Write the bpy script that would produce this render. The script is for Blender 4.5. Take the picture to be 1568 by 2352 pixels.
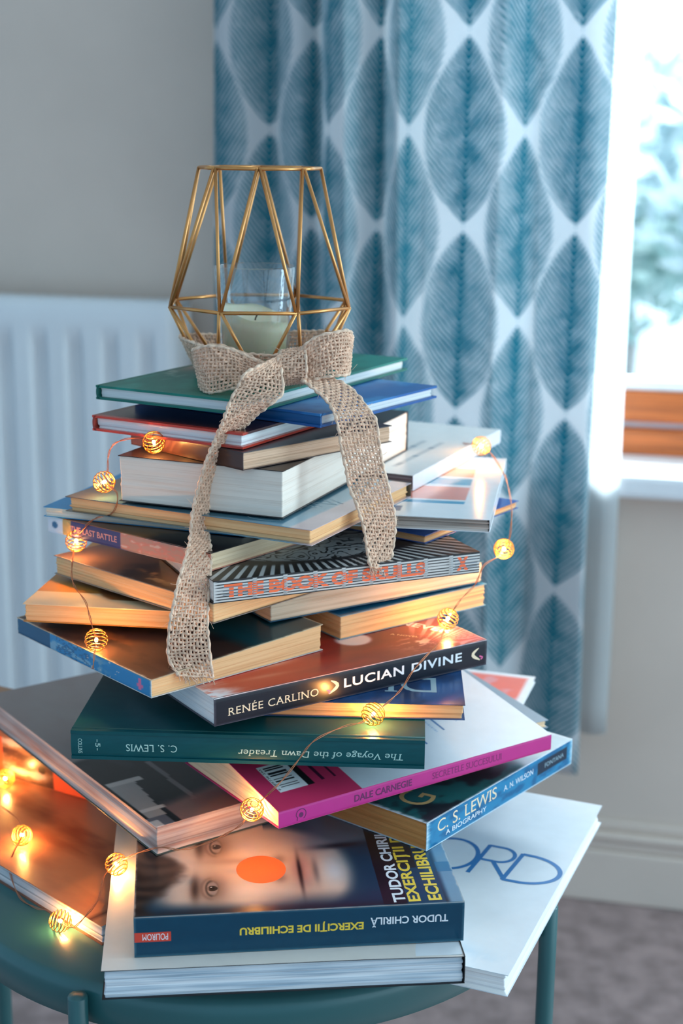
import bpy, bmesh, math, random
import numpy as np
from mathutils import Vector, Matrix

# ------------------------------------------------------------------ clear
for o in list(bpy.data.objects):
    bpy.data.objects.remove(o, do_unlink=True)
scene = bpy.context.scene
COL = scene.collection
R = math.radians

# ------------------------------------------------------------------ camera
cam_data = bpy.data.cameras.new('camera')
cam_data.sensor_fit = 'VERTICAL'
cam_data.sensor_height = 36.0
cam_data.sensor_width = 24.0
cam_data.lens = 36.0 * 3400.0 / 2352.0
cam_data.clip_start = 0.02
cam_data.clip_end = 200
cam_data.dof.use_dof = True
cam_data.dof.focus_distance = 0.93
cam_data.dof.aperture_fstop = 6.3
cam = bpy.data.objects.new('camera', cam_data)
COL.objects.link(cam)
cam.matrix_world = Matrix.Translation((0, 0, 1.029)) @ Matrix.Rotation(R(76.0), 4, 'X') @ Matrix.Rotation(0.01, 4, 'Z')
scene.camera = cam

# ------------------------------------------------------------------ exposure
vs = scene.view_settings
vs.view_transform = 'Standard'
vs.look = 'None'
vs.exposure = 0.0
vs.gamma = 1.0
vs.use_curve_mapping = False

# wall frame: U runs along the window wall, N points into the room
WA = R(13.0)
WU = Vector((math.cos(WA), -math.sin(WA), 0))
WN = Vector((-math.sin(WA), -math.cos(WA), 0))
W0 = Vector((0.40, 1.89, 0.0))
def wp(u, n, z):
    return W0 + WU * u + WN * n + Vector((0, 0, z))

# ------------------------------------------------------------------ sky and daylight
world = bpy.data.worlds.new('sky')
scene.world = world
world.use_nodes = True
nt = world.node_tree
nt.nodes.clear()
wo = nt.nodes.new('ShaderNodeOutputWorld')
bg = nt.nodes.new('ShaderNodeBackground')
tc = nt.nodes.new('ShaderNodeTexCoord')
dp = nt.nodes.new('ShaderNodeVectorMath'); dp.operation = 'DOT_PRODUCT'
dp.inputs[1].default_value = tuple((WU*0.8 - WN*0.6).normalized())
nt.links.new(tc.outputs['Generated'], dp.inputs[0])
rp = nt.nodes.new('ShaderNodeValToRGB')
rp.color_ramp.elements[0].position = 0.45
rp.color_ramp.elements[0].color = (0.40, 0.62, 0.84, 1)
rp.color_ramp.elements[1].position = 0.80
rp.color_ramp.elements[1].color = (1.5, 2.0, 2.3, 1)
mr = nt.nodes.new('ShaderNodeMapRange')
mr.inputs[1].default_value = -1; mr.inputs[2].default_value = 1
nt.links.new(dp.outputs['Value'], mr.inputs[0])
nt.links.new(mr.outputs[0], rp.inputs[0])
nt.links.new(rp.outputs[0], bg.inputs[0])
bg.inputs[1].default_value = 1.0
nt.links.new(bg.outputs[0], wo.inputs[0])

def area_light(name, loc, target, sx, sy, power, color):
    d = bpy.data.lights.new(name, 'AREA')
    d.shape = 'RECTANGLE'; d.size = sx; d.size_y = sy
    d.energy = power; d.color = color
    o = bpy.data.objects.new(name, d); COL.objects.link(o)
    o.location = loc
    o.rotation_euler = (Vector(target) - Vector(loc)).to_track_quat('-Z', 'Y').to_euler()
    return o
# bright patch of overcast sky outside the window
area_light('window_skylight', wp(-0.85, -1.35, 1.95), wp(-0.20, 0.0, 1.0), 0.9, 1.2, 260, (0.80, 0.92, 1.0))

# a second window in the side wall to the right, out of frame
area_light('side_window_daylight', wp(1.75, 0.52, 1.02), wp(-0.4, 0.75, 0.78), 0.5, 1.0, 18, (0.56, 0.83, 1.0))
# overcast sky over the garden
area_light('garden_skylight', wp(0.6, -4.2, 5.0), wp(0.4, -6.2, 1.0), 5.0, 5.0, 1500, (0.90, 0.97, 1.0))

# ------------------------------------------------------------------ measured layout
LED_W = 0.30
BOOK = {
    'L1': (-0.3527, 1.0556, 0.5240, -44.2, 0.2800, 0.1400, 0.0140, 0.0000),
    'B1': (-0.0441, 0.8658, 0.5240, -22.1, 0.1600, 0.2596, 0.0147, 0.0000),
    'B0': (-0.1378, 0.7740, 0.5391, 5.8, 0.2158, 0.2000, 0.0190, 0.0000),
    'B2': (-0.1202, 0.7885, 0.5585, 6.7, 0.1984, 0.1300, 0.0262, 0.0000),
    'B3': (-0.0131, 0.9322, 0.5850, -38.8, 0.0900, 0.1832, 0.0197, -0.0000),
    'L3': (-0.2782, 1.0933, 0.5850, -54.5, 0.2792, 0.1150, 0.0202, 0.0000),
    'L2': (-0.3850, 1.1554, 0.5384, -29.2, 0.2200, 0.0600, 0.0462, 0.0000),
    'B4c': (-0.0129, 1.0185, 0.6056, -17.2, 0.1300, 0.1600, 0.0050, -0.0000),
    'B4b': (0.0194, 0.9576, 0.6110, 26.1, 0.1500, 0.1300, 0.0062, 0.0000),
    'B4': (-0.0368, 0.8395, 0.6176, 34.7, 0.2254, 0.1198, 0.0112, 0.0210),
    'B5': (-0.1688, 0.8686, 0.6502, -2.8, 0.2224, 0.1300, 0.0192, 0.0000),
    'B6': (-0.0496, 0.8952, 0.6698, -2.0, 0.1302, 0.2000, 0.0105, -0.0000),
    'B7': (-0.0766, 0.8491, 0.6807, 33.4, 0.2126, 0.1300, 0.0182, -0.0000),
    'B8': (-0.2220, 0.9685, 0.6992, -48.3, 0.1611, 0.1382, 0.0116, 0.0067),
    'B9': (-0.0002, 0.9610, 0.6992, 37.3, 0.1351, 0.1800, 0.0168, -0.0000),
    'B10': (-0.2109, 0.9380, 0.7179, -7.3, 0.1050, 0.1800, 0.0124, -0.0000),
    'B11': (-0.0469, 0.9409, 0.7179, 33.2, 0.1805, 0.0800, 0.0161, 0.0000),
    'B12': (-0.2006, 0.9955, 0.7343, -41.9, 0.1621, 0.1800, 0.0133, 0.0000),
    'B13': (-0.0794, 0.8853, 0.7481, 23.8, 0.1890, 0.1200, 0.0146, 0.0000),
    'B14': (-0.2050, 1.0022, 0.7630, -38.0, 0.1548, 0.1201, 0.0119, -0.0000),
    'B19': (0.0574, 0.9794, 0.7630, 54.3, 0.1300, 0.1200, 0.0057, 0.0000),
    'B15': (-0.2068, 0.9970, 0.7753, -19.2, 0.1501, 0.1300, 0.0069, -0.0000),
    'B17': (-0.0284, 0.9846, 0.7753, -9.1, 0.1300, 0.2037, 0.0090, -0.0000),
    'B16': (-0.1872, 0.9750, 0.7847, -26.5, 0.1886, 0.1521, 0.0103, -0.0000),
    'B18': (-0.0579, 1.0944, 0.7847, -24.2, 0.1200, 0.2000, 0.0114, -0.0000),
    'B20': (-0.1480, 0.9577, 0.7964, -21.7, 0.1193, 0.2387, 0.0309, 0.0000),
    'B21': (-0.0624, 0.9122, 0.8277, 45.4, 0.1378, 0.1150, 0.0116, -0.0000),
    'B22': (-0.1680, 0.9794, 0.8397, -29.4, 0.1206, 0.2100, 0.0105, 0.0000),
    'B23': (-0.1464, 1.0297, 0.8505, -34.3, 0.1600, 0.1459, 0.0091, 0.0000),
    'B24': (-0.1659, 0.9853, 0.8600, -28.7, 0.1190, 0.2309, 0.0096, 0.0000),
}
GLOBES = [(-0.1557,0.8971,0.7195), (-0.1826,0.9850,0.7608), (-0.1597,0.9700,0.8063), (-0.1237,0.9540,0.8370), (0.1079,1.1271,0.8020), (0.1174,1.0300,0.7459), (0.0745,0.9792,0.7093), (0.0214,0.8796,0.6779), (-0.0540,0.8500,0.6253), (-0.1459,0.8896,0.5666), (-0.1818,0.8770,0.5320), (-0.2262,0.9708,0.5465), (-0.2595,1.0672,0.5465)]
WIRE = [(-0.1564,0.8850,0.7042), (-0.1559,0.8880,0.7110), (-0.1557,0.8971,0.7195), (-0.1593,0.9050,0.7256), (-0.1642,0.9200,0.7310), (-0.1680,0.9300,0.7352), (-0.1771,0.9450,0.7401), (-0.1799,0.9500,0.7456), (-0.1820,0.9650,0.7518), (-0.1826,0.9850,0.7608), (-0.1729,0.9750,0.7753), (-0.1645,0.9700,0.7818), (-0.1540,0.9600,0.7869), (-0.1493,0.9550,0.7947), (-0.1493,0.9550,0.8030), (-0.1597,0.9700,0.8063), (-0.1579,0.9750,0.8133), (-0.1582,0.9800,0.8213), (-0.1553,0.9800,0.8288), (-0.1477,0.9750,0.8341), (-0.1346,0.9650,0.8376), (-0.1237,0.9540,0.8370), (-0.1185,1.0000,0.8297), (-0.0955,1.2000,0.7903), (-0.0096,1.2500,0.7813), (0.0424,1.2400,0.7876), (0.0692,1.2200,0.7880), (0.0962,1.1700,0.7954), (0.1079,1.1271,0.8020), (0.1159,1.1200,0.7963), (0.1225,1.1000,0.7871), (0.1243,1.0800,0.7815), (0.1239,1.0500,0.7737), (0.1227,1.0350,0.7693), (0.1212,1.0300,0.7544), (0.1174,1.0300,0.7459), (0.1127,1.0200,0.7431), (0.1007,1.0000,0.7423), (0.0962,0.9950,0.7341), (0.0933,0.9950,0.7281), (0.0842,0.9850,0.7221), (0.0784,0.9780,0.7164), (0.0745,0.9792,0.7093), (0.0697,0.9550,0.7066), (0.0653,0.9360,0.7060), (0.0558,0.9240,0.7004), (0.0468,0.9120,0.6940), (0.0410,0.9060,0.6863), (0.0353,0.9000,0.6819), (0.0280,0.8880,0.6800), (0.0214,0.8796,0.6779), (0.0134,0.8720,0.6750), (0.0043,0.8660,0.6753), (-0.0105,0.8540,0.6735), (-0.0184,0.8500,0.6687), (-0.0242,0.8480,0.6609), (-0.0342,0.8420,0.6496), (-0.0425,0.8380,0.6421), (-0.0540,0.8500,0.6253), (-0.0601,0.8460,0.6174), (-0.0696,0.8460,0.6108), (-0.0774,0.8420,0.6083), (-0.0881,0.8400,0.6047), (-0.0983,0.8350,0.6051), (-0.1090,0.8350,0.6067), (-0.1220,0.8500,0.5963), (-0.1339,0.8700,0.5824), (-0.1459,0.8896,0.5666), (-0.1510,0.8730,0.5674), (-0.1527,0.8680,0.5608), (-0.1546,0.8660,0.5532), (-0.1608,0.8600,0.5465), (-0.1707,0.8630,0.5354), (-0.1818,0.8770,0.5320), (-0.1918,0.8900,0.5316), (-0.2038,0.9050,0.5257), (-0.2179,0.9200,0.5255), (-0.2287,0.9400,0.5346), (-0.2300,0.9550,0.5385), (-0.2262,0.9708,0.5465), (-0.2357,1.0000,0.5452), (-0.2617,1.0300,0.5483), (-0.2595,1.0672,0.5465)]
TAIL_LEFT = [((-0.0519,0.9360,0.8916), (-0.0400,0.9500,0.8961)), ((-0.0616,0.9274,0.8872), (-0.0393,0.9386,0.8857)), ((-0.0657,0.9260,0.8799), (-0.0376,0.9260,0.8760)), ((-0.0698,0.9210,0.8724), (-0.0440,0.9210,0.8701)), ((-0.0735,0.9150,0.8623), (-0.0544,0.9290,0.8605)), ((-0.0795,0.9230,0.8482), (-0.0653,0.9370,0.8484)), ((-0.0849,0.9230,0.8360), (-0.0735,0.9370,0.8340)), ((-0.0889,0.9230,0.8240), (-0.0795,0.9370,0.8216)), ((-0.0921,0.9230,0.8126), (-0.0836,0.9370,0.8094)), ((-0.0954,0.9200,0.7989), (-0.0864,0.9340,0.7955)), ((-0.0965,0.9150,0.7844), (-0.0861,0.9290,0.7822)), ((-0.0974,0.8980,0.7761), (-0.0833,0.9120,0.7732)), ((-0.1001,0.8860,0.7668), (-0.0829,0.9000,0.7634)), ((-0.1028,0.8790,0.7547), (-0.0835,0.8930,0.7506)), ((-0.1052,0.8743,0.7420), (-0.0836,0.8857,0.7371)), ((-0.1071,0.8743,0.7264), (-0.0822,0.8777,0.7255)), ((-0.1061,0.8710,0.7161), (-0.0803,0.8710,0.7150)), ((-0.0997,0.8595,0.7098), (-0.0792,0.8725,0.7041))]
TAIL_RIGHT = [((-0.0266,0.9450,0.8809), (-0.0148,0.9590,0.8823)), ((-0.0210,0.9430,0.8773), (-0.0020,0.9570,0.8781)), ((-0.0125,0.9430,0.8701), (0.0080,0.9570,0.8714)), ((-0.0063,0.9410,0.8620), (0.0164,0.9550,0.8608)), ((-0.0031,0.9412,0.8526), (0.0221,0.9508,0.8530)), ((-0.0010,0.9398,0.8400), (0.0240,0.9502,0.8381)), ((0.0020,0.9396,0.8256), (0.0269,0.9504,0.8235)), ((0.0052,0.9399,0.8111), (0.0311,0.9481,0.8080)), ((0.0102,0.9366,0.7988), (0.0342,0.9494,0.7944)), ((0.0143,0.9340,0.7863), (0.0355,0.9480,0.7835)), ((0.0164,0.9310,0.7739), (0.0342,0.9450,0.7703)), ((0.0190,0.9250,0.7615), (0.0317,0.9390,0.7570))]
LOOP_LEFT = [((-0.0499,0.9620,0.8878), (-0.0511,0.9620,0.8780)), ((-0.0600,0.9550,0.8932), (-0.0609,0.9550,0.8756)), ((-0.0722,0.9500,0.8995), (-0.0725,0.9500,0.8737)), ((-0.0848,0.9500,0.9013), (-0.0852,0.9500,0.8710)), ((-0.0940,0.9570,0.8989), (-0.0901,0.9570,0.8707)), ((-0.0987,0.9700,0.8953), (-0.0947,0.9700,0.8728)), ((-0.0964,0.9820,0.8960), (-0.0923,0.9820,0.8745)), ((-0.0824,0.9880,0.8968), (-0.0806,0.9880,0.8748)), ((-0.0660,0.9820,0.8923), (-0.0644,0.9820,0.8771)), ((-0.0495,0.9700,0.8866), (-0.0503,0.9700,0.8779))]
LOOP_RIGHT = [((-0.0304,0.9560,0.8934), (-0.0289,0.9560,0.8780)), ((-0.0238,0.9500,0.9033), (-0.0220,0.9500,0.8796)), ((-0.0140,0.9480,0.9093), (-0.0124,0.9480,0.8820)), ((-0.0040,0.9510,0.9112), (-0.0034,0.9510,0.8830)), ((0.0036,0.9600,0.9108), (0.0025,0.9600,0.8820)), ((0.0060,0.9730,0.9049), (0.0040,0.9730,0.8826)), ((0.0005,0.9830,0.9064), (-0.0021,0.9830,0.8828)), ((-0.0139,0.9830,0.9034), (-0.0152,0.9830,0.8810)), ((-0.0280,0.9700,0.8914), (-0.0279,0.9700,0.8787))]
KNOT = [((-0.0382,0.9750,0.8935), (-0.0275,0.9750,0.8954)), ((-0.0396,0.9600,0.8973), (-0.0257,0.9600,0.8997)), ((-0.0413,0.9470,0.8946), (-0.0239,0.9470,0.8975)), ((-0.0428,0.9430,0.8887), (-0.0235,0.9430,0.8903)), ((-0.0424,0.9470,0.8816), (-0.0239,0.9470,0.8823)), ((-0.0412,0.9580,0.8753), (-0.0259,0.9580,0.8772)), ((-0.0395,0.9720,0.8742), (-0.0280,0.9720,0.8761))]
# lantern z: mid 0.9196 top 1.0119

LIN = lambda c: tuple(((x / 12.92) if x <= 0.04045 else ((x + 0.055) / 1.055) ** 2.4) for x in c)
def rgb(r, g, b):
    return LIN((r / 255.0, g / 255.0, b / 255.0))

# ------------------------------------------------------------------ materials
MATS = {}
def new_mat(name):
    m = bpy.data.materials.new(name)
    m.use_nodes = True
    n = m.node_tree.nodes
    return m, m.node_tree, n.get('Principled BSDF'), n.get('Material Output')
def setp(p, **k):
    for a, v in k.items():
        a = a.replace('_', ' ')
        if a in p.inputs:
            p.inputs[a].default_value = v if not (isinstance(v, tuple) and len(v) == 3) else (*v, 1)
def mat(name, col, rough=0.6, var=0.08, scale=40.0, bump=0.0, bscale=400.0, metallic=0.0, coat=0.0, stretch=None, spec=None):
    """principled surface with a gentle procedural colour variation and optional fine bump"""
    if name in MATS:
        return MATS[name]
    m, t, p, out = new_mat(name)
    tcn = t.nodes.new('ShaderNodeTexCoord')
    mp = t.nodes.new('ShaderNodeMapping')
    t.links.new(tcn.outputs['Object'], mp.inputs[0])
    if stretch:
        mp.inputs['Scale'].default_value = stretch
    nz = t.nodes.new('ShaderNodeTexNoise')
    nz.inputs['Scale'].default_value = scale
    nz.inputs['Detail'].default_value = 4
    t.links.new(mp.outputs[0], nz.inputs['Vector'])
    cr = t.nodes.new('ShaderNodeValToRGB')
    lo = tuple(max(0, c * (1 - var)) for c in col); hi = tuple(min(1, c * (1 + var)) for c in col)
    cr.color_ramp.elements[0].position = 0.35; cr.color_ramp.elements[0].color = (*lo, 1)
    cr.color_ramp.elements[1].position = 0.65; cr.color_ramp.elements[1].color = (*hi, 1)
    t.links.new(nz.outputs['Fac'], cr.inputs[0])
    t.links.new(cr.outputs[0], p.inputs['Base Color'])
    setp(p, Roughness=rough, Metallic=metallic, Coat_Weight=coat, Coat_Roughness=0.12)
    if spec is not None:
        setp(p, Specular_IOR_Level=spec)
    if bump > 0:
        n2 = t.nodes.new('ShaderNodeTexNoise'); n2.inputs['Scale'].default_value = bscale; n2.inputs['Detail'].default_value = 3
        t.links.new(mp.outputs[0], n2.inputs['Vector'])
        bp = t.nodes.new('ShaderNodeBump'); bp.inputs['Strength'].default_value = bump; bp.inputs['Distance'].default_value = 0.001
        t.links.new(n2.outputs['Fac'], bp.inputs['Height'])
        t.links.new(bp.outputs[0], p.inputs['Normal'])
    MATS[name] = m
    return m
def page_mat(name, col, dark, dens=1.0, contrast=0.5):
    """stacked sheets: fine horizontal lines of slightly different tone"""
    if name in MATS:
        return MATS[name]
    m, t, p, out = new_mat(name)
    tcn = t.nodes.new('ShaderNodeTexCoord')
    def layer(sx, sz, detail):
        mp = t.nodes.new('ShaderNodeMapping'); mp.inputs['Scale'].default_value = (sx, sx, sz)
        t.links.new(tcn.outputs['Object'], mp.inputs[0])
        nz = t.nodes.new('ShaderNodeTexNoise'); nz.inputs['Scale'].default_value = 1.0; nz.inputs['Detail'].default_value = detail
        t.links.new(mp.outputs[0], nz.inputs['Vector'])
        return nz.outputs['Fac']
    a = layer(6, 1500 * dens, 2); b = layer(14, 420 * dens, 2)
    mx = t.nodes.new('ShaderNodeMath'); mx.operation = 'ADD'
    t.links.new(a, mx.inputs[0]); t.links.new(b, mx.inputs[1])
    cr = t.nodes.new('ShaderNodeValToRGB')
    cr.color_ramp.elements[0].position = 0.36; cr.color_ramp.elements[0].color = (*dark, 1)
    cr.color_ramp.elements[1].position = 0.36 + 0.2 / max(contrast, .05) * .5; cr.color_ramp.elements[1].color = (*col, 1)
    hf = t.nodes.new('ShaderNodeMath'); hf.operation = 'MULTIPLY'; hf.inputs[1].default_value = 0.5
    t.links.new(mx.outputs[0], hf.inputs[0])
    t.links.new(hf.outputs[0], cr.inputs[0])
    t.links.new(cr.outputs[0], p.inputs['Base Color'])
    setp(p, Roughness=0.85, Specular_IOR_Level=0.2)
    bp = t.nodes.new('ShaderNodeBump'); bp.inputs['Strength'].default_value = 0.15; bp.inputs['Distance'].default_value = 0.0005
    t.links.new(hf.outputs[0], bp.inputs['Height']); t.links.new(bp.outputs[0], p.inputs['Normal'])
    MATS[name] = m
    return m
def print_mat(name, rough=0.35, coat=0.3, grain=0.06):
    """printed cover: ink from the colour attribute of the panel, slight grain"""
    if name in MATS:
        return MATS[name]
    m, t, p, out = new_mat(name)
    at = t.nodes.new('ShaderNodeVertexColor'); at.layer_name = 'ink'
    nz = t.nodes.new('ShaderNodeTexNoise'); nz.inputs['Scale'].default_value = 90; nz.inputs['Detail'].default_value = 5
    tcn = t.nodes.new('ShaderNodeTexCoord'); t.links.new(tcn.outputs['Object'], nz.inputs['Vector'])
    mrn = t.nodes.new('ShaderNodeMapRange'); mrn.inputs[3].default_value = 1 - grain; mrn.inputs[4].default_value = 1 + grain
    t.links.new(nz.outputs['Fac'], mrn.inputs[0])
    mul = t.nodes.new('ShaderNodeVectorMath'); mul.operation = 'SCALE'
    t.links.new(at.outputs['Color'], mul.inputs[0]); t.links.new(mrn.outputs[0], mul.inputs['Scale'])
    t.links.new(mul.outputs[0], p.inputs['Base Color'])
    setp(p, Roughness=rough, Coat_Weight=coat*0.5, Coat_Roughness=0.15, Specular_IOR_Level=0.3)
    MATS[name] = m
    return m

# ------------------------------------------------------------------ object helpers
def link(name, me, mats, parent=None):
    o = bpy.data.objects.new(name, me)
    COL.objects.link(o)
    for m in (mats if isinstance(mats, (list, tuple)) else [mats]):
        me.materials.append(m)
    if parent is not None:
        o.parent = parent
    return o
def empty(name, loc=(0, 0, 0), rz=0.0):
    o = bpy.data.objects.new(name, None)
    o.empty_display_size = 0.02
    COL.objects.link(o)
    o.location = loc; o.rotation_euler = (0, 0, rz)
    return o
def tag(o, label=None, cat=None, group=None, kind=None):
    if label: o['label'] = label
    if cat: o['category'] = cat
    if group: o['group'] = group
    if kind: o['kind'] = kind
    return o
def mesh(name, V, F, smooth=False, mi=None):
    me = bpy.data.meshes.new(name)
    me.from_pydata([tuple(v) for v in V], [], F)
    if mi is not None:
        me.polygons.foreach_set('material_index', mi)
    if smooth:
        me.polygons.foreach_set('use_smooth', [True] * len(me.polygons))
    me.update()
    return me
class MB:
    """collects vertices and faces for one mesh"""
    def __init__(s): s.V = []; s.F = []; s.M = []
    def add(s, V, F, m=0):
        k = len(s.V); s.V += [tuple(v) for v in V]
        s.F += [tuple(i + k for i in f) for f in F]; s.M += [m] * len(F)
    def box(s, a, b, m=0, xf=None):
        x0, y0, z0 = a; x1, y1, z1 = b
        V = [Vector(v) for v in ((x0,y0,z0),(x1,y0,z0),(x1,y1,z0),(x0,y1,z0),(x0,y0,z1),(x1,y0,z1),(x1,y1,z1),(x0,y1,z1))]
        if xf: V = [xf(v) for v in V]
        s.add(V, [(0,3,2,1),(4,5,6,7),(0,1,5,4),(1,2,6,5),(2,3,7,6),(3,0,4,7)], m)
    def tube(s, P, r, n=8, m=0, closed=False, cap=True):
        P = [Vector(p) for p in P]; N = len(P)
        rr = r if isinstance(r, (list, tuple)) else [r] * N
        T = []
        for i in range(N):
            a = P[(i - 1) % N] if (closed or i > 0) else P[0]
            b = P[(i + 1) % N] if (closed or i < N - 1) else P[-1]
            d = (b - a); T.append(d.normalized() if d.length > 1e-9 else Vector((0, 0, 1)))
        ref = Vector((0, 0, 1)) if abs(T[0].z) < 0.9 else Vector((1, 0, 0))
        u = T[0].cross(ref).normalized()
        V = []
        for i in range(N):
            u = (u - T[i] * u.dot(T[i])).normalized(); w = T[i].cross(u)
            for k in range(n):
                a = 2 * math.pi * k / n
                V.append(P[i] + (u * math.cos(a) + w * math.sin(a)) * rr[i])
        F = []
        for i in range(N if closed else N - 1):
            j = (i + 1) % N
            for k in range(n):
                F.append((i*n+k, i*n+(k+1)%n, j*n+(k+1)%n, j*n+k))
        if cap and not closed:
            F.append(tuple(range(n))[::-1]); F.append(tuple((N-1)*n + k for k in range(n)))
        s.add(V, F, m)
    def lathe(s, prof, n=32, m=0, c=(0, 0, 0)):
        V = []; F = []
        for (r, z) in prof:
            for k in range(n):
                a = 2 * math.pi * k / n
                V.append((c[0] + r * math.cos(a), c[1] + r * math.sin(a), c[2] + z))
        for i in range(len(prof) - 1):
            for k in range(n):
                F.append((i*n+k, i*n+(k+1)%n, (i+1)*n+(k+1)%n, (i+1)*n+k))
        s.add(V, F, m)
    def build(s, name, mats, parent=None, smooth=False):
        me = mesh(name, s.V, s.F, smooth, s.M)
        return link(name, me, mats, parent)
def bevel(o, w=0.001, seg=2):
    b = o.modifiers.new('bevel', 'BEVEL'); b.width = w; b.segments = seg; b.limit_method = 'ANGLE'; b.angle_limit = R(40)
    return o
def catmull(P, n=8):
    P = [np.array(p, float) for p in P]; out = []
    for i in range(len(P) - 1):
        p0 = P[max(i - 1, 0)]; p1 = P[i]; p2 = P[i + 1]; p3 = P[min(i + 2, len(P) - 1)]
        for k in range(n):
            t = k / n
            out.append(0.5 * (2*p1 + (p2-p0)*t + (2*p0-5*p1+4*p2-p3)*t*t + (3*p1-p0-3*p2+p3)*t**3))
    out.append(P[-1]); return out
def smoothstep(a, b, x):
    t = np.clip((x - a) / (b - a), 0, 1); return t * t * (3 - 2 * t)
_rs = np.random.RandomState(5)
_TAB = _rs.rand(64, 64)
def vnoise(x, y):
    xi = np.floor(x).astype(int); yi = np.floor(y).astype(int); fx = x - xi; fy = y - yi
    fx = fx*fx*(3-2*fx); fy = fy*fy*(3-2*fy)
    g = lambda i, j: _TAB[(i % 64), (j % 64)]
    return (g(xi,yi)*(1-fx)+g(xi+1,yi)*fx)*(1-fy)+(g(xi,yi+1)*(1-fx)+g(xi+1,yi+1)*fx)*fy
def fbm(x, y, o=4):
    s = 0; a = 0.5
    for k in range(o):
        s = s + a * vnoise(x * 2**k + 17.3*k, y * 2**k + 7.7*k); a *= 0.5
    return s

# ------------------------------------------------------------------ lettering
def text_geo(s, bold=0.0, spacing=1.0, shear=0.0):
    cu = bpy.data.curves.new('t', 'FONT'); cu.body = s; cu.size = 1.0; cu.offset = bold
    cu.space_character = spacing; cu.shear = shear; cu.resolution_u = 4
    o = bpy.data.objects.new('t', cu); COL.objects.link(o)
    dg = bpy.context.evaluated_depsgraph_get(); dg.update()
    me = bpy.data.meshes.new_from_object(o.evaluated_get(dg))
    V = np.array([v.co[:] for v in me.vertices]); F = [tuple(p.vertices) for p in me.polygons]
    bpy.data.objects.remove(o); bpy.data.curves.remove(cu); bpy.data.meshes.remove(me)
    if len(V) == 0: return np.zeros((0, 2)), []
    return V[:, :2], F
def T(s, cx, cy, w, h, m, rot=0, bold=0.012, spacing=1.0, shear=0.0, serif=False):
    """lettering fitted into a w x h box centred at cx,cy on a panel (metres)"""
    return dict(kind='text', s=s, cx=cx, cy=cy, w=w, h=h, m=m, rot=rot, bold=bold, spacing=spacing, shear=shear, serif=serif)
def G(V, F, m):
    return dict(kind='geo', V=V, F=F, m=m)
def RECT(x0, y0, x1, y1, m):
    return G([(x0,y0),(x1,y0),(x1,y1),(x0,y1)], [(0,1,2,3)], m)
def ELL(cx, cy, rx, ry, m, n=48):
    V = [(cx+rx*math.cos(2*math.pi*k/n), cy+ry*math.sin(2*math.pi*k/n)) for k in range(n)]
    return G(V, [tuple(range(n))], m)
def STROKE(P, w, m):
    """flat line of width w (may vary) through points P"""
    P = [np.array(p, float) for p in P]; N = len(P)
    ww = w if isinstance(w, (list, tuple)) else [w] * N
    V = []; F = []
    for i in range(N):
        d = P[min(i+1, N-1)] - P[max(i-1, 0)]; d = d / (np.linalg.norm(d) + 1e-12); n = np.array([-d[1], d[0]])
        V += [tuple(P[i] + n*ww[i]/2), tuple(P[i] - n*ww[i]/2)]
        if i < N-1: F.append((2*i+1, 2*i+3, 2*i+2, 2*i))
    return G(V, F, m)

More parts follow.
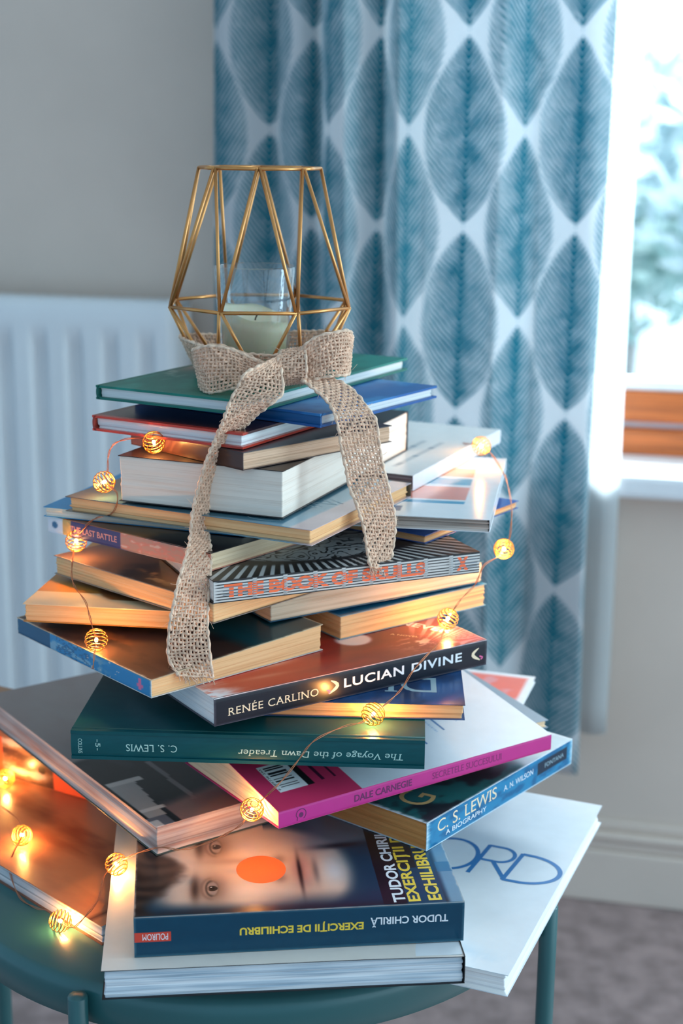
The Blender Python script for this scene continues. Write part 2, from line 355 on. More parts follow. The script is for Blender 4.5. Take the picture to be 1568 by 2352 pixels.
def panel(name, O, A, B, c, art=None, res=(2, 2), bulge=None, mats=None, marks=(), parent=None):
    """cover board lying in the plane O + a*A + b*B, thickness c behind it; marks printed on its face"""
    O, A, B = Vector(O), Vector(A), Vector(B)
    la, lb = A.length, B.length
    ua, ub = A / la, B / lb; n = ua.cross(ub).normalized()
    nx, ny = res
    gx, gy = np.meshgrid(np.linspace(0, 1, nx), np.linspace(0, 1, ny), indexing='ij')
    bz = bulge(gx, gy) if bulge else np.zeros_like(gx)
    Oa, Aa, Ba, na = map(np.array, (O, A, B, n))
    top = Oa + gx[..., None]*Aa + gy[..., None]*Ba + bz[..., None]*na
    top = top.reshape(-1, 3)
    V = [tuple(v) for v in top]; F = []; M = []
    for i in range(nx-1):
        for j in range(ny-1):
            F.append((i*ny+j, (i+1)*ny+j, (i+1)*ny+j+1, i*ny+j+1)); M.append(0)
    ring = [(i, 0) for i in range(nx)] + [(nx-1, j) for j in range(1, ny)] + [(i, ny-1) for i in range(nx-2, -1, -1)] + [(0, j) for j in range(ny-2, 0, -1)]
    k = len(V)
    for (i, j) in ring:
        V.append(tuple(np.array(V[i*ny+j]) - na*c))
    L = len(ring)
    for q in range(L):
        q2 = (q+1) % L
        a = ring[q][0]*ny+ring[q][1]; b = ring[q2][0]*ny+ring[q2][1]
        F.append((b, a, k+q, k+q2)); M.append(1)
    F.append(tuple(k+q for q in range(L))[::-1]); M.append(1)
    ink = None
    if art is not None:
        colr = np.asarray(art(gx, gy), float)          # sRGB 0..1
        colr = np.clip(colr, 0, 1)
        lin = np.where(colr <= 0.04045, colr/12.92, ((colr+0.055)/1.055)**2.4).reshape(-1, 3)
        ink = lin
    mats = list(mats)
    if len(mats) == 1: mats = [mats[0], mats[0]]
    midx = {}
    def slot(m):
        if m.name not in midx:
            midx[m.name] = len(mats); mats.append(m)
        return midx[m.name]
    def place(P2, lift):
        x, y = P2[:, 0], P2[:, 1]
        z = bulge(np.clip(x/la, 0, 1), np.clip(y/lb, 0, 1)) if bulge else np.zeros(len(x))
        return Oa + np.outer(x, ua) + np.outer(y, ub) + np.outer(z + lift, na)
    lift = 0.00006
    for d in marks:
        if d['kind'] == 'text':
            P2, FF = text_geo(d['s'], d['bold'], d['spacing'], d['shear'])
            if len(P2) == 0: continue
            if d['serif']:
                P2, FF = add_serifs(P2, FF)
            mn, mx = P2.min(0), P2.max(0)
            P2 = (P2 - (mn+mx)/2) / (mx-mn) * np.array([d['w'], d['h']])
            r = R(d['rot']); cs, sn = math.cos(r), math.sin(r)
            P2 = np.stack([cs*P2[:,0]-sn*P2[:,1]+d['cx'], sn*P2[:,0]+cs*P2[:,1]+d['cy']], 1)
        else:
            P2 = np.array(d['V'], float); FF = d['F']
        lift += 0.000012
        W = place(P2, lift); k = len(V); V += [tuple(v) for v in W]
        s = slot(d['m'])
        for f in FF:
            F.append(tuple(i+k for i in f)); M.append(s)
    me = mesh(name, V, F, False, M)
    if ink is not None:
        ca = me.color_attributes.new('ink', 'FLOAT_COLOR', 'POINT')
        full = np.ones((len(V), 4), np.float32); full[:, :3] = 0.5
        full[:len(ink), :3] = ink
        kk = len(ink)
        for q, (i, j) in enumerate(ring):
            full[kk+q, :3] = ink[i*ny+j]
        ca.data.foreach_set('color', full.ravel())
    return link(name, me, mats, parent)
def add_serifs(P2, FF):
    """small feet at the top and bottom of each stem: plain slab serifs"""
    P2 = P2.copy(); FF = list(FF)
    # connected glyph islands -> feet where an island touches base line or cap line
    n = len(P2); par = list(range(n))
    def find(a):
        while par[a] != a:
            par[a] = par[par[a]]; a = par[a]
        return a
    for f in FF:
        for q in f[1:]: par[find(q)] = find(f[0])
    isl = {}
    for i in range(n): isl.setdefault(find(i), []).append(i)
    mn, mx = P2[:, 1].min(), P2[:, 1].max(); H = np.median([P2[v, 1].max() for v in isl.values()])
    extra = []
    for ids in isl.values():
        Q = P2[ids]
        if Q[:, 1].max() - Q[:, 1].min() < 0.4: continue
        for yy, s in ((Q[:, 1].min(), 1), (Q[:, 1].max(), -1)):
            xs = np.unique(np.round(Q[np.abs(Q[:, 1]-yy) < 0.004][:, 0], 3))
            if len(xs) < 2: continue
            # group corner points into stems
            for xa, xb in zip(xs[:-1], xs[1:]):
                if 0.03 < xb - xa < 0.15:
                    extra.append((xa-0.06, yy, xb+0.06, yy + s*0.045))
    for (x0, y0, x1, y1) in extra:
        k = len(P2); ya, yb = min(y0, y1), max(y0, y1)
        P2 = np.vstack([P2, [(x0, ya), (x1, ya), (x1, yb), (x0, yb)]])
        FF.append((k, k+1, k+2, k+3))
    return P2, FF

# ------------------------------------------------------------------ books
def page_block(name, x0, y0, x1, y1, z0, zt, mat_, parent, seed=0, rough=0.0003, rnd=0.0012, layers=12, concave=None, front_slant=0.0):
    """stack of sheets between the covers; zt(v) gives the top height at depth fraction v"""
    rs = np.random.RandomState(seed)
    w, d = x1-x0, y1-y0
    ring = []
    nxs, nys = 26, 18
    def corner(cx, cy, a0):
        for k in range(4):
            a = R(a0 + 90*k/3); ring.append((cx+rnd*math.cos(a), cy+rnd*math.sin(a)))
    corner(x0+rnd, y0+rnd, 180)
    for k in range(1, nxs): ring.append((x0+rnd+(w-2*rnd)*k/nxs, y0))
    corner(x1-rnd, y0+rnd, 270)
    for k in range(1, nys): ring.append((x1, y0+rnd+(d-2*rnd)*k/nys))
    corner(x1-rnd, y1-rnd, 0)
    for k in range(1, nxs): ring.append((x1-rnd-(w-2*rnd)*k/nxs, y1))
    corner(x0+rnd, y1-rnd, 90)
    for k in range(1, nys): ring.append((x0, y1-rnd-(d-2*rnd)*k/nys))
    n = len(ring); cx, cy = (x0+x1)/2, (y0+y1)/2
    V = []; F = []
    offs = np.cumsum(rs.randn(layers+1))*rough*0.35 + rs.randn(layers+1)*rough
    offs -= offs.max()
    offs = np.clip(offs, -4*rough, 0)
    for k in range(layers+1):
        f = k/layers
        wav = rs.rand(4)*6.28
        for i, (x, y) in enumerate(ring):
            sx = (x-cx)/(w/2); sy = (y-cy)/(d/2)
            o = offs[k] + rough*0.5*(math.sin(9*x/w*1.7+wav[0])+math.sin(7*y/d*2.1+wav[1]) - 2)*0.5
            px, py = x, y
            if abs(sx) > 0.97: px = x + o*np.sign(sx)
            if abs(sy) > 0.97: py = y + o*np.sign(sy)
            if concave:
                am = concave[1]*(1-(2*f-1)**2)
                if concave[0] == 'front' and sy < -0.9: py += am
                if concave[0] == 'right' and sx > 0.9: px -= am
                if concave[0] == 'left' and sx < -0.9: px += am
            if front_slant and sy < 0.97: py += front_slant*(1-f)*(1-sy)/2
            v = (py-y0)/d
            V.append((px, py, z0+(zt(v)-z0)*f))
    for k in range(layers):
        for i in range(n):
            j = (i+1) % n
            F.append((k*n+i, k*n+j, (k+1)*n+j, (k+1)*n+i))
    F.append(tuple(range(n))[::-1]); F.append(tuple(layers*n+i for i in range(n)))
    return link(name, mesh(name, V, F), mat_, parent)

def flat(c):
    c = np.array(c)/255.0
    return lambda u, v: np.broadcast_to(c, u.shape+(3,)).copy()
def book(key, name, label, spine='back', hard=False, pages='cream', top=None, topres=(30, 30), side=None, sideres=(30, 8), back=None,
         marks=(), smarks=(), topname='front_cover', gloss=(0.35, 0.3), curl=0.0, group='books stacked on the table', concave=None, rough=0.0003,
         pmat=None, layers=12, cut=0.0, board=0.0022, over=0.003, edge=None, cat='book', pinset=0.0006):
    x, y, z, yaw, w, d, t, ty = BOOK[key]
    root = empty(name, (x, y, z), R(yaw))
    tag(root, label, cat, group)
    seed = sum(ord(ch) for ch in key) * 7 + len(key)
    c = board if hard else 0.00045
    ov = over if hard else pinset
    ztop = lambda v: t + ty*np.clip(v, 0, 1)
    pm = pmat or PAGES[pages]
    ins = {'left': ov, 'right': ov, 'front': ov, 'back': ov}
    ins[spine] = c*0.7 + (0.001 if hard else 0)
    page_block('page_block', ins['left'], ins['front'], w-ins['right'], d-ins['back'], c, lambda v: ztop(v)-c, pm, root, seed, rough,
               layers=layers, concave=concave, rnd=0.0008 if not hard else 0.0004)
    pmn = print_mat('printed_cover_%.2f_%.2f' % gloss, gloss[0], gloss[1])
    em = edge or pmn
    tm = top or flat((200, 200, 200)); sm = side or tm; bm_ = back or sm
    ph = seed % 7
    def bul(u, v):
        b = -0.00012*(1+np.sin(5*u+ph))*(1+np.sin(4*v+1.7*ph))*0.5
        if curl:
            b = b + curl*smoothstep(0.72, 1.0, u)*smoothstep(0.5, 0.0, v)
        return b
    panel(topname, (0, 0, t), (w, 0, 0), (0, d, ty), c, tm, topres, bul, [pmn, em if not hard else pmn], marks, root)
    panel('back_cover' if topname == 'front_cover' else 'front_cover', (0, d, 0), (w, 0, 0), (0, -d, 0), c, bm_, (12, 12), None, [pmn, em if not hard else pmn], (), root)
    S = {'front': ((0,0,0),(w,0,0),t), 'right': ((w,0,0),(0,d,0),t), 'back': ((w,d,0),(-w,0,0),t+ty), 'left': ((0,d,0),(0,-d,0),t)}[spine]
    rnd = 0.0022 if hard else 0.0003
    spb = lambda u, v: rnd*(np.sqrt(np.clip(1-(2*v-1)**2, 0, 1)) - 1) if hard else rnd*(-(2*v-1)**6)
    panel('spine', S[0], S[1], (0, 0, S[2]), c, sm, sideres, spb, [pmn, em if not hard else pmn], smarks, root)
    return root

# ------------------------------------------------------------------ room shell
def wx(V): return wp(V.x, V.y, V.z)     # wall frame -> world
wall_m = mat('wall_paint', rgb(220, 202, 188), 0.9, 0.03, 6, 0.15, 300)
white_m = mat('white_gloss', rgb(236, 238, 240), 0.45, 0.02, 20)
sill_m = mat('sill_white', rgb(240, 242, 244), 0.4, 0.02, 20)
wood_m = mat('window_wood', rgb(196, 104, 48), 0.45, 0.25, 5, stretch=(2, 2, 40))
carpet_m = mat('carpet', rgb(160, 138, 134), 1.0, 0.22, 30, 0.9, 260)
WIN = (-0.42, 1.15, 0.59, 1.85)          # window opening in the wall: u0,u1,z0,z1
u0, u1, z0, z1 = WIN
m = MB()
for a, b in (((-2.2, -0.25, 0), (u0, 0, 2.45)), ((u1, -0.25, 0), (2.2, 0, 2.45)), ((u0, -0.25, 0), (u1, 0, z0)), ((u0, -0.25, z1), (u1, 0, 2.45))):
    m.box(a, b, 0, wx)
tag(m.build('wall_back', wall_m), kind='structure')
m = MB(); m.box((-2.2, -0.25, -0.08), (2.2, 3.2, 0.0), 0, wx)
tag(m.build('floor', carpet_m), kind='structure')
m = MB()
m.box((-2.2, 0, 0), (2.2, 0.016, 0.078), 0, wx); m.box((-2.2, 0, 0.078), (2.2, 0.012, 0.094), 0, wx); m.box((-2.2, 0, 0.094), (2.2, 0.017, 0.106), 0, wx); m.box((-2.2, 0, 0.106), (2.2, 0.008, 0.122), 0, wx)
bb = bevel(m.build('baseboard_back', wall_m), 0.004, 2); tag(bb, kind='structure')
m = MB(); m.box((-2.2, -0.25, 2.45), (2.2, 3.2, 2.53), 0, wx)
tag(m.build('ceiling', mat('ceiling_paint', rgb(236, 234, 230), 0.9, 0.02, 6)), kind='structure')
# window: sill board, wooden frame, glass
win = empty('window_1', wp(0.3, -0.1, 0.62)); tag(win, kind='structure')
Minv = Matrix.Translation(wp(0.3, -0.1, 0.62)).inverted()
def wparts(name, boxes, mm, bev=0.004):
    m = MB()
    for a, b in boxes: m.box(a, b, 0, lambda v: Minv @ wx(v))
    o = m.build(name, mm, win)
    if bev: bevel(o, bev, 2)
    return o
wparts('window_sill', [((u0-0.05, -0.13, 0.588), (u1+0.05, 0.045, 0.620))], sill_m, 0.008)
wparts('lower_rail', [((u0, -0.15, 0.620), (u1, -0.085, 0.655))], wood_m)
wparts('sash_rail', [((u0, -0.14, 0.664), (u1, -0.095, 0.706))], wood_m)
wparts('rail_seal', [((u0, -0.145, 0.655), (u1, -0.10, 0.664))], mat('seal_grey', rgb(190, 180, 184), 0.6, 0.03))
wparts('glare_bead', [((u0, -0.135, 0.706), (u1, -0.10, 0.722))], white_m, 0.005)  # white strip: highlight and glare on the frame top, put into its colour
wparts('window_stile', [((u0, -0.15, 0.62), (u0+0.05, -0.085, z1))], wood_m)
wparts('window_stile', [((u1-0.05, -0.15, 0.62), (u1, -0.085, z1))], wood_m)
wparts('head_rail', [((u0, -0.15, z1-0.05), (u1, -0.085, z1))], wood_m)
gl, t, p, out = new_mat('window_glass'); t.nodes.remove(p)
tr = t.nodes.new('ShaderNodeBsdfTransparent'); tr.inputs[0].default_value = (0.97, 0.99, 1, 1)
gs = t.nodes.new('ShaderNodeBsdfGlossy'); gs.inputs['Roughness'].default_value = 0.02
lw = t.nodes.new('ShaderNodeLayerWeight'); lw.inputs[0].default_value = 0.08
mxs = t.nodes.new('ShaderNodeMixShader'); t.links.new(lw.outputs['Fresnel'], mxs.inputs[0]); t.links.new(tr.outputs[0], mxs.inputs[1]); t.links.new(gs.outputs[0], mxs.inputs[2]); t.links.new(mxs.outputs[0], out.inputs[0])
wparts('window_pane', [((u0+0.05, -0.120, 0.72), (u1-0.05, -0.116, z1-0.05))], gl, 0)

# ------------------------------------------------------------------ radiator
rad_m = mat('radiator_enamel', rgb(226, 230, 232), 0.4, 0.02, 10)
rad = empty('radiator', wp(-1.0, 0.05, 0.14), -WA)
tag(rad, 'white ribbed panel radiator on the wall at the left behind the books', 'radiator')
RI = Matrix.Translation(wp(-1.0, 0.05, 0.14)) @ Matrix.Rotation(-WA, 4, 'Z')
RIi = RI.inverted()
L0, L1 = -1.55, -0.615
prof = []
u = L0
pitch = 0.0505
us = []; 
k = 0
NU = int((L1-L0)/0.0025)
V = []; F = []
zs = [0.14, 0.155, 0.175, 0.19, 0.205, 0.3, 0.5, 0.7, 0.755, 0.770, 0.785, 0.795, 0.812, 0.820, 0.825]
for i in range(NU+1):
    uu = L0 + (L1-L0)*i/NU
    edge = min(uu-L0, L1-uu)
    ph = ((uu - L0 + 0.0135) / pitch) % 1.0
    rib = 0.5-0.5*math.cos(2*math.pi*ph)
    rib = max(0.0, min(1.0, (rib-0.18)/0.45)); rib = rib*rib*(3-2*rib)
    for z in zs:
        f = 1.0 if 0.205 <= z <= 0.755 else (0.0 if (z >= 0.785 or z <= 0.175) else 0.5)
        dep = 0.100 - 0.012*(1-rib)*f
        if z > 0.815: dep -= 0.004 if z < 0.823 else 0.012
        if edge < 0.012: dep = 0.100 - 0.012*(1-edge/0.012)**2 - (0.004 if z > 0.815 else 0)
        V.append(RIi @ wp(uu, dep, z))
nz_ = len(zs)
for i in range(NU):
    for j in range(nz_-1):
        F.append((i*nz_+j, (i+1)*nz_+j, (i+1)*nz_+j+1, i*nz_+j+1))
o = link('front_panel', mesh('front_panel', V, F, True), rad_m, rad)
m = MB(); m.box((L0+0.005, 0.032, 0.15), (L1-0.005, 0.045, 0.81), 0, lambda v: RIi @ wx(v)); bevel(m.build('rear_panel', rad_m, rad), 0.004)
m = MB()
m.box((L0, 0.028, 0.16), (L0+0.004, 0.090, 0.822), 0, lambda v: RIi @ wx(v)); m.build('end_cap', rad_m, rad)
m = MB(); m.box((L1-0.004, 0.028, 0.16), (L1, 0.090, 0.822), 0, lambda v: RIi @ wx(v)); m.build('end_cap', rad_m, rad)
m = MB(); m.box((L0, 0.028, 0.812), (L1, 0.090, 0.822), 0, lambda v: RIi @ wx(v))
for i in range(60): 
    a = L0+0.01+i*(L1-L0-0.02)/60; m.box((a, 0.045, 0.822), (a+0.006, 0.084, 0.8245), 0, lambda v: RIi @ wx(v))
m.build('top_grille', rad_m, rad)
m = MB(); m.box((-1.2, 0.0, 0.35), (-1.17, 0.033, 0.75), 0, lambda v: RIi @ wx(v)); m.build('wall_bracket', rad_m, rad)

# ------------------------------------------------------------------ curtain
class X:
    """tiny expression builder for shader maths"""
    t = None
    def __init__(s, v): s.v = v
    @staticmethod
    def op(o, *a):
        n = X.t.nodes.new('ShaderNodeMath'); n.operation = o
        for i, q in enumerate(a):
            q = q.v if isinstance(q, X) else q
            if isinstance(q, (int, float)): n.inputs[i].default_value = q
            else: X.t.links.new(q, n.inputs[i])
        return X(n.outputs[0])
    def __add__(s, o): return X.op('ADD', s, o)
    def __sub__(s, o): return X.op('SUBTRACT', s, o)
    def __mul__(s, o): return X.op('MULTIPLY', s, o)
    def __truediv__(s, o): return X.op('DIVIDE', s, o)
    def abs(s): return X.op('ABSOLUTE', s)
    def sin(s): return X.op('SINE', s)
    def wrap(s, a, b): return X.op('WRAP', s, b, a)
    def pow(s, e): return X.op('POWER', s, e)
    def max(s, o): return X.op('MAXIMUM', s, o)
    def min(s, o): return X.op('MINIMUM', s, o)
    def ss(s, a, b):
        n = X.t.nodes.new('ShaderNodeMapRange'); n.interpolation_type = 'SMOOTHSTEP'; n.clamp = True
        X.t.links.new(s.v, n.inputs[0])
        for i, q in ((1, a), (2, b)):
            if isinstance(q, X): X.t.links.new(q.v, n.inputs[i])
            else: n.inputs[i].default_value = q
        return X(n.outputs[0])
def curtain_mat(s0, z0_):
    m, t, p, out = new_mat('leaf_print_fabric'); X.t = t
    t.nodes.remove(p)
    uvn = t.nodes.new('ShaderNodeUVMap'); uvn.uv_map = 'cloth'
    sep = t.nodes.new('ShaderNodeSeparateXYZ'); t.links.new(uvn.outputs[0], sep.inputs[0])
    u, v = X(sep.outputs['X']), X(sep.outputs['Y'])
    def noise(scale, sx=1, sy=1, det=3):
        mp = t.nodes.new('ShaderNodeMapping'); mp.inputs['Scale'].default_value = (sx, sy, 1); t.links.new(uvn.outputs[0], mp.inputs[0])
        n = t.nodes.new('ShaderNodeTexNoise'); n.inputs['Scale'].default_value = scale; n.inputs['Detail'].default_value = det
        t.links.new(mp.outputs[0], n.inputs['Vector']); return X(n.outputs['Fac'])
    n1 = noise(45); n2 = noise(160); 
    P, A2, Lf = 0.2270, 0.160, 0.217
    ink = None
    for (du, dv) in ((0.0, 0.0), (A2/2, P/2)):
        x = (u - (s0+du)).wrap(-A2/2, A2/2) + (n1-0.5)*0.004
        y = (v - (z0_+dv)).wrap(0.0, P)
        tt = X.op('MINIMUM', y/Lf, 1.0)
        w = (X.op('POWER', tt, 0.92)*math.pi).sin().max(0.0).pow(0.80)*0.0515
        ax = x.abs()
        wave = ((y - ax*0.95 - ax*ax*4.0 + (n1-0.5)*0.006)*(2*math.pi/0.0082) + (n2-0.5)*1.6).sin()
        e = ax/(w + 0.0001)
        inside = (w + wave*0.0022 - ax).ss(0.0, 0.003)
        thr = e*1.0 - 0.85 + (n1-0.5)*1.9
        st = (wave - thr).ss(-0.45, 0.45)
        rib = X.op('SUBTRACT', 0.0022, ax).ss(-0.001, 0.001)
        st = st.max(rib*0.85)
        top = tt.ss(0.45, 1.0)
        lay = inside*(st*0.95 + top*0.05).min(1.0)
        ink = lay if ink is None else ink.max(lay)
    mx = t.nodes.new('ShaderNodeMix'); mx.data_type = 'RGBA'
    t.links.new(ink.v, mx.inputs['Factor'])
    mx.inputs['A'].default_value = (*rgb(232, 234, 236), 1); mx.inputs['B'].default_value = (*rgb(2, 140, 159), 1)
    df = t.nodes.new('ShaderNodeBsdfDiffuse'); tl = t.nodes.new('ShaderNodeBsdfTranslucent'); ms = t.nodes.new('ShaderNodeMixShader')
    ms.inputs[0].default_value = 0.52
    # weave bump
    wv = t.nodes.new('ShaderNodeTexNoise'); wv.inputs['Scale'].default_value = 900; t.links.new(uvn.outputs[0], wv.inputs['Vector'])
    bp = t.nodes.new('ShaderNodeBump'); bp.inputs['Strength'].default_value = 0.2; bp.inputs['Distance'].default_value = 0.0008; t.links.new(wv.outputs['Fac'], bp.inputs['Height']); t.links.new(bp.outputs[0], df.inputs['Normal'])
    t.links.new(mx.outputs['Result'], df.inputs[0]); t.links.new(mx.outputs['Result'], tl.inputs[0])
    t.links.new(df.outputs[0], ms.inputs[1]); t.links.new(tl.outputs[0], ms.inputs[2]); t.links.new(ms.outputs[0], out.inputs[0])
    return m
PLAN = [(-0.560, 0.085), (-0.548, 0.105), (-0.515, 0.108), (-0.485, 0.084), (-0.470, 0.105), (-0.440, 0.112), (-0.424, 0.090), (-0.410, 0.120), (-0.392, 0.160), (-0.376, 0.166), (-0.366, 0.160),
        (-0.340, 0.122), (-0.334, 0.120), (-0.322, 0.140), (-0.312, 0.158), (-0.306, 0.158), (-0.290, 0.126), (-0.282, 0.120), (-0.262, 0.116), (-0.220, 0.127), (-0.196, 0.131), (-0.186, 0.127), (-0.152, 0.088), (-0.144, 0.086), (-0.105, 0.104), (-0.078, 0.108), (-0.067, 0.100)]
cp_ = catmull([(a, b, 0) for a, b in PLAN], 8)
arc = [0.0]
for i in range(1, len(cp_)): arc.append(arc[-1] + float(np.linalg.norm(cp_[i]-cp_[i-1])))
s_mid = float(np.interp(-0.236, [c[0] for c in cp_], arc))
cur = empty('curtain', wp(-0.31, 0.1, 0.24)); tag(cur, 'pleated curtain printed with teal feather leaves on off-white, hanging at the window', 'curtain')
CI = Matrix.Translation(wp(-0.31, 0.1, 0.24)).inverted()
def cloth(name, plan, arcs, zb, zt_, off, mm, nzv=70, uoff=0.0, sway=0.004):
    V = []; F = []; UV = []
    n = len(plan)
    for j in range(nzv+1):
        z = zb + (zt_-zb)*j/nzv
        f = (zt_-z)/(zt_-zb)
        for i, c in enumerate(plan):
            du = sway*math.sin(i*0.31+z*5)*f
            dn = sway*0.8*math.sin(i*0.21+z*3.3+1)
            V.append(CI @ wp(c[0]+du+uoff, c[1]+dn+off, z)); UV.append((arcs[i], z))
    for j in range(nzv):
        for i in range(n-1):
            F.append((j*n+i, j*n+i+1, (j+1)*n+i+1, (j+1)*n+i))
    me = mesh(name, V, F, True)
    uvl = me.uv_layers.new(name='cloth')
    for p in me.polygons:
        for li in p.loop_indices: uvl.data[li].uv = UV[me.loops[li].vertex_index]
    o = link(name, me, mm, cur)
    sd = o.modifiers.new('thick', 'SOLIDIFY'); sd.thickness = 0.0006; sd.offset = 0
    return o
cloth('printed_panel', cp_, arc, 0.228, 2.02, 0.0, curtain_mat(s_mid, 0.936))
lin_m, t, p, out = new_mat('lining_fabric'); t.nodes.remove(p)
df = t.nodes.new('ShaderNodeBsdfDiffuse'); tl = t.nodes.new('ShaderNodeBsdfTranslucent'); ms = t.nodes.new('ShaderNodeMixShader'); ms.inputs[0].default_value = 0.75
nzz = t.nodes.new('ShaderNodeTexNoise'); nzz.inputs['Scale'].default_value = 300; crr = t.nodes.new('ShaderNodeValToRGB')
crr.color_ramp.elements[0].color = (*rgb(226, 230, 232), 1); crr.color_ramp.elements[1].color = (*rgb(238, 240, 240), 1); t.links.new(nzz.outputs['Fac'], crr.inputs[0])
t.links.new(crr.outputs[0], df.inputs[0]); t.links.new(crr.outputs[0], tl.inputs[0]); t.links.new(df.outputs[0], ms.inputs[1]); t.links.new(tl.outputs[0], ms.inputs[2]); t.links.new(ms.outputs[0], out.inputs[0])
lp = [(-0.50 + 0.465*k/60, 0.055 + 0.006*math.sin(k*0.9), 0) for k in range(61)]
cloth('lining', lp, [0.0]*61, 0.268, 2.02, 0.0, lin_m, 40, 0.0, 0.002)
# rail above, out of frame, that carries the curtain
m = MB(); m.tube([CI @ wp(-0.7, 0.095, 2.040), CI @ wp(1.3, 0.095, 2.040)], 0.0125, 12); m.build('curtain_rail', white_m, cur, True)
m = MB(); m.box((-0.70, 0.0, 2.03), (-0.68, 0.10, 2.05), 0, lambda v: CI @ wx(v)); m.build('rail_bracket', white_m, cur)
m = MB(); m.box((1.26, 0.0, 2.03), (1.28, 0.10, 2.05), 0, lambda v: CI @ wx(v)); m.build('rail_bracket', white_m, cur)

# ------------------------------------------------------------------ side table
TC = Vector((-0.0648, 1.0178, 0.0)); TZ = 0.524; TR = 0.2225
tab_m = mat('teal_enamel', rgb(40, 94, 97), 0.3, 0.06, 8, coat=0.2)
tab = empty('side_table', TC); tag(tab, 'round teal metal side table carrying the whole stack of books', 'table')
m = MB()
m.lathe([(0.0, TZ), (TR-0.006, TZ), (TR-0.002, TZ-0.0018), (TR, TZ-0.006), (TR, TZ-0.025), (TR-0.0015, TZ-0.026), (TR-0.003, TZ-0.025), (TR-0.003, TZ-0.004), (0.0, TZ-0.004)], 128)
m.build('table_top', tab_m, tab, True)
for k, a in enumerate((246, 336, 158, 66)):
    a = R(a); c = (0.2305*math.cos(a), 0.2305*math.sin(a))
    m = MB(); m.lathe([(0.0, 0.0), (0.0062, 0.0), (0.0062, TZ-0.004), (0.0056, TZ-0.0028), (0.0, TZ-0.0024)], 24, 0, (c[0], c[1], 0)); m.build('leg', tab_m, tab, True)
m = MB()
P = [(0.2305*math.cos(2*math.pi*k/96), 0.2305*math.sin(2*math.pi*k/96), 0.10) for k in range(96)]
m.tube(P, 0.005, 10, closed=True); m.build('base_ring', tab_m, tab, True)

# ------------------------------------------------------------------ shared materials
PAGES = {
    'cream': page_mat('page_cream', rgb(242, 212, 176), rgb(228, 194, 154), 1.0, .6),
    'tan': page_mat('page_tan', rgb(240, 190, 138), rgb(226, 170, 118), 1.0, .6),
    'brown': page_mat('page_brown', rgb(206, 146, 86), rgb(190, 126, 70), 1.0, .7),
    'white': page_mat('page_white', rgb(232, 232, 230), rgb(216, 218, 220), 1.0, .6),
    'grey': page_mat('page_grey', rgb(214, 202, 192), rgb(150, 136, 126), 0.7, .35),
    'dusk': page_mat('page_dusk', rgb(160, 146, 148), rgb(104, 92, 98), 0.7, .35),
    'lined': page_mat('page_lined', rgb(236, 236, 236), rgb(150, 160, 168), 0.55, .30),
    'board': page_mat('page_board', rgb(244, 232, 222), rgb(176, 136, 124), 0.33, .22),
}
mat('cover_edge', rgb(226, 222, 214), 0.8, 0.06)
INK = lambda nm, c, r=0.5: mat('ink_' + nm, rgb(*c), r, 0.04)
I_white = INK('white', (232, 236, 240)); I_yellow = INK('yellow', (240, 205, 66)); I_cream = INK('cream', (238, 214, 180))
I_orange = INK('orange', (255, 112, 62)); I_red = INK('red', (216, 66, 46)); I_black = INK('black', (22, 22, 26)); I_navy = INK('navy', (24, 32, 62))
I_plum = INK('plum', (104, 20, 84)); I_blue = INK('blue', (30, 108, 168)); I_silver = INK('silver', (150, 178, 190)); I_gold = INK('gold', (190, 160, 106))
I_mint = INK('mint', (186, 222, 212)); I_grey = INK('grey', (120, 132, 144)); I_sky = INK('sky', (70, 152, 196)); I_pink = INK('pink', (228, 96, 150)); I_lead = INK('lead', (160, 168, 172))

def col(*c): return np.array(c, float)/255.0
def base(u, c): return np.broadcast_to(col(*c), u.shape+(3,)).copy()
def blend(img, c, a):
    a = np.clip(a, 0, 1)[..., None]; return img*(1-a) + np.asarray(c)*a
def gauss(u, v, cu, cv, su, sv, rot=0):
    x, y = u-cu, v-cv
    if rot:
        c, s = math.cos(rot), math.sin(rot); x, y = c*x+s*y, -s*x+c*y
    return np.exp(-0.5*((x/su)**2 + (y/sv)**2))
def wear(img, u, v, amt=0.5, wd=0.012, c=(214, 206, 196)):
    e = np.minimum(np.minimum(u, 1-u), np.minimum(v, 1-v))
    n = fbm(u*30, v*30, 3)
    return blend(img, col(*c), amt*smoothstep(wd, 0, e - wd*(n-0.5)))

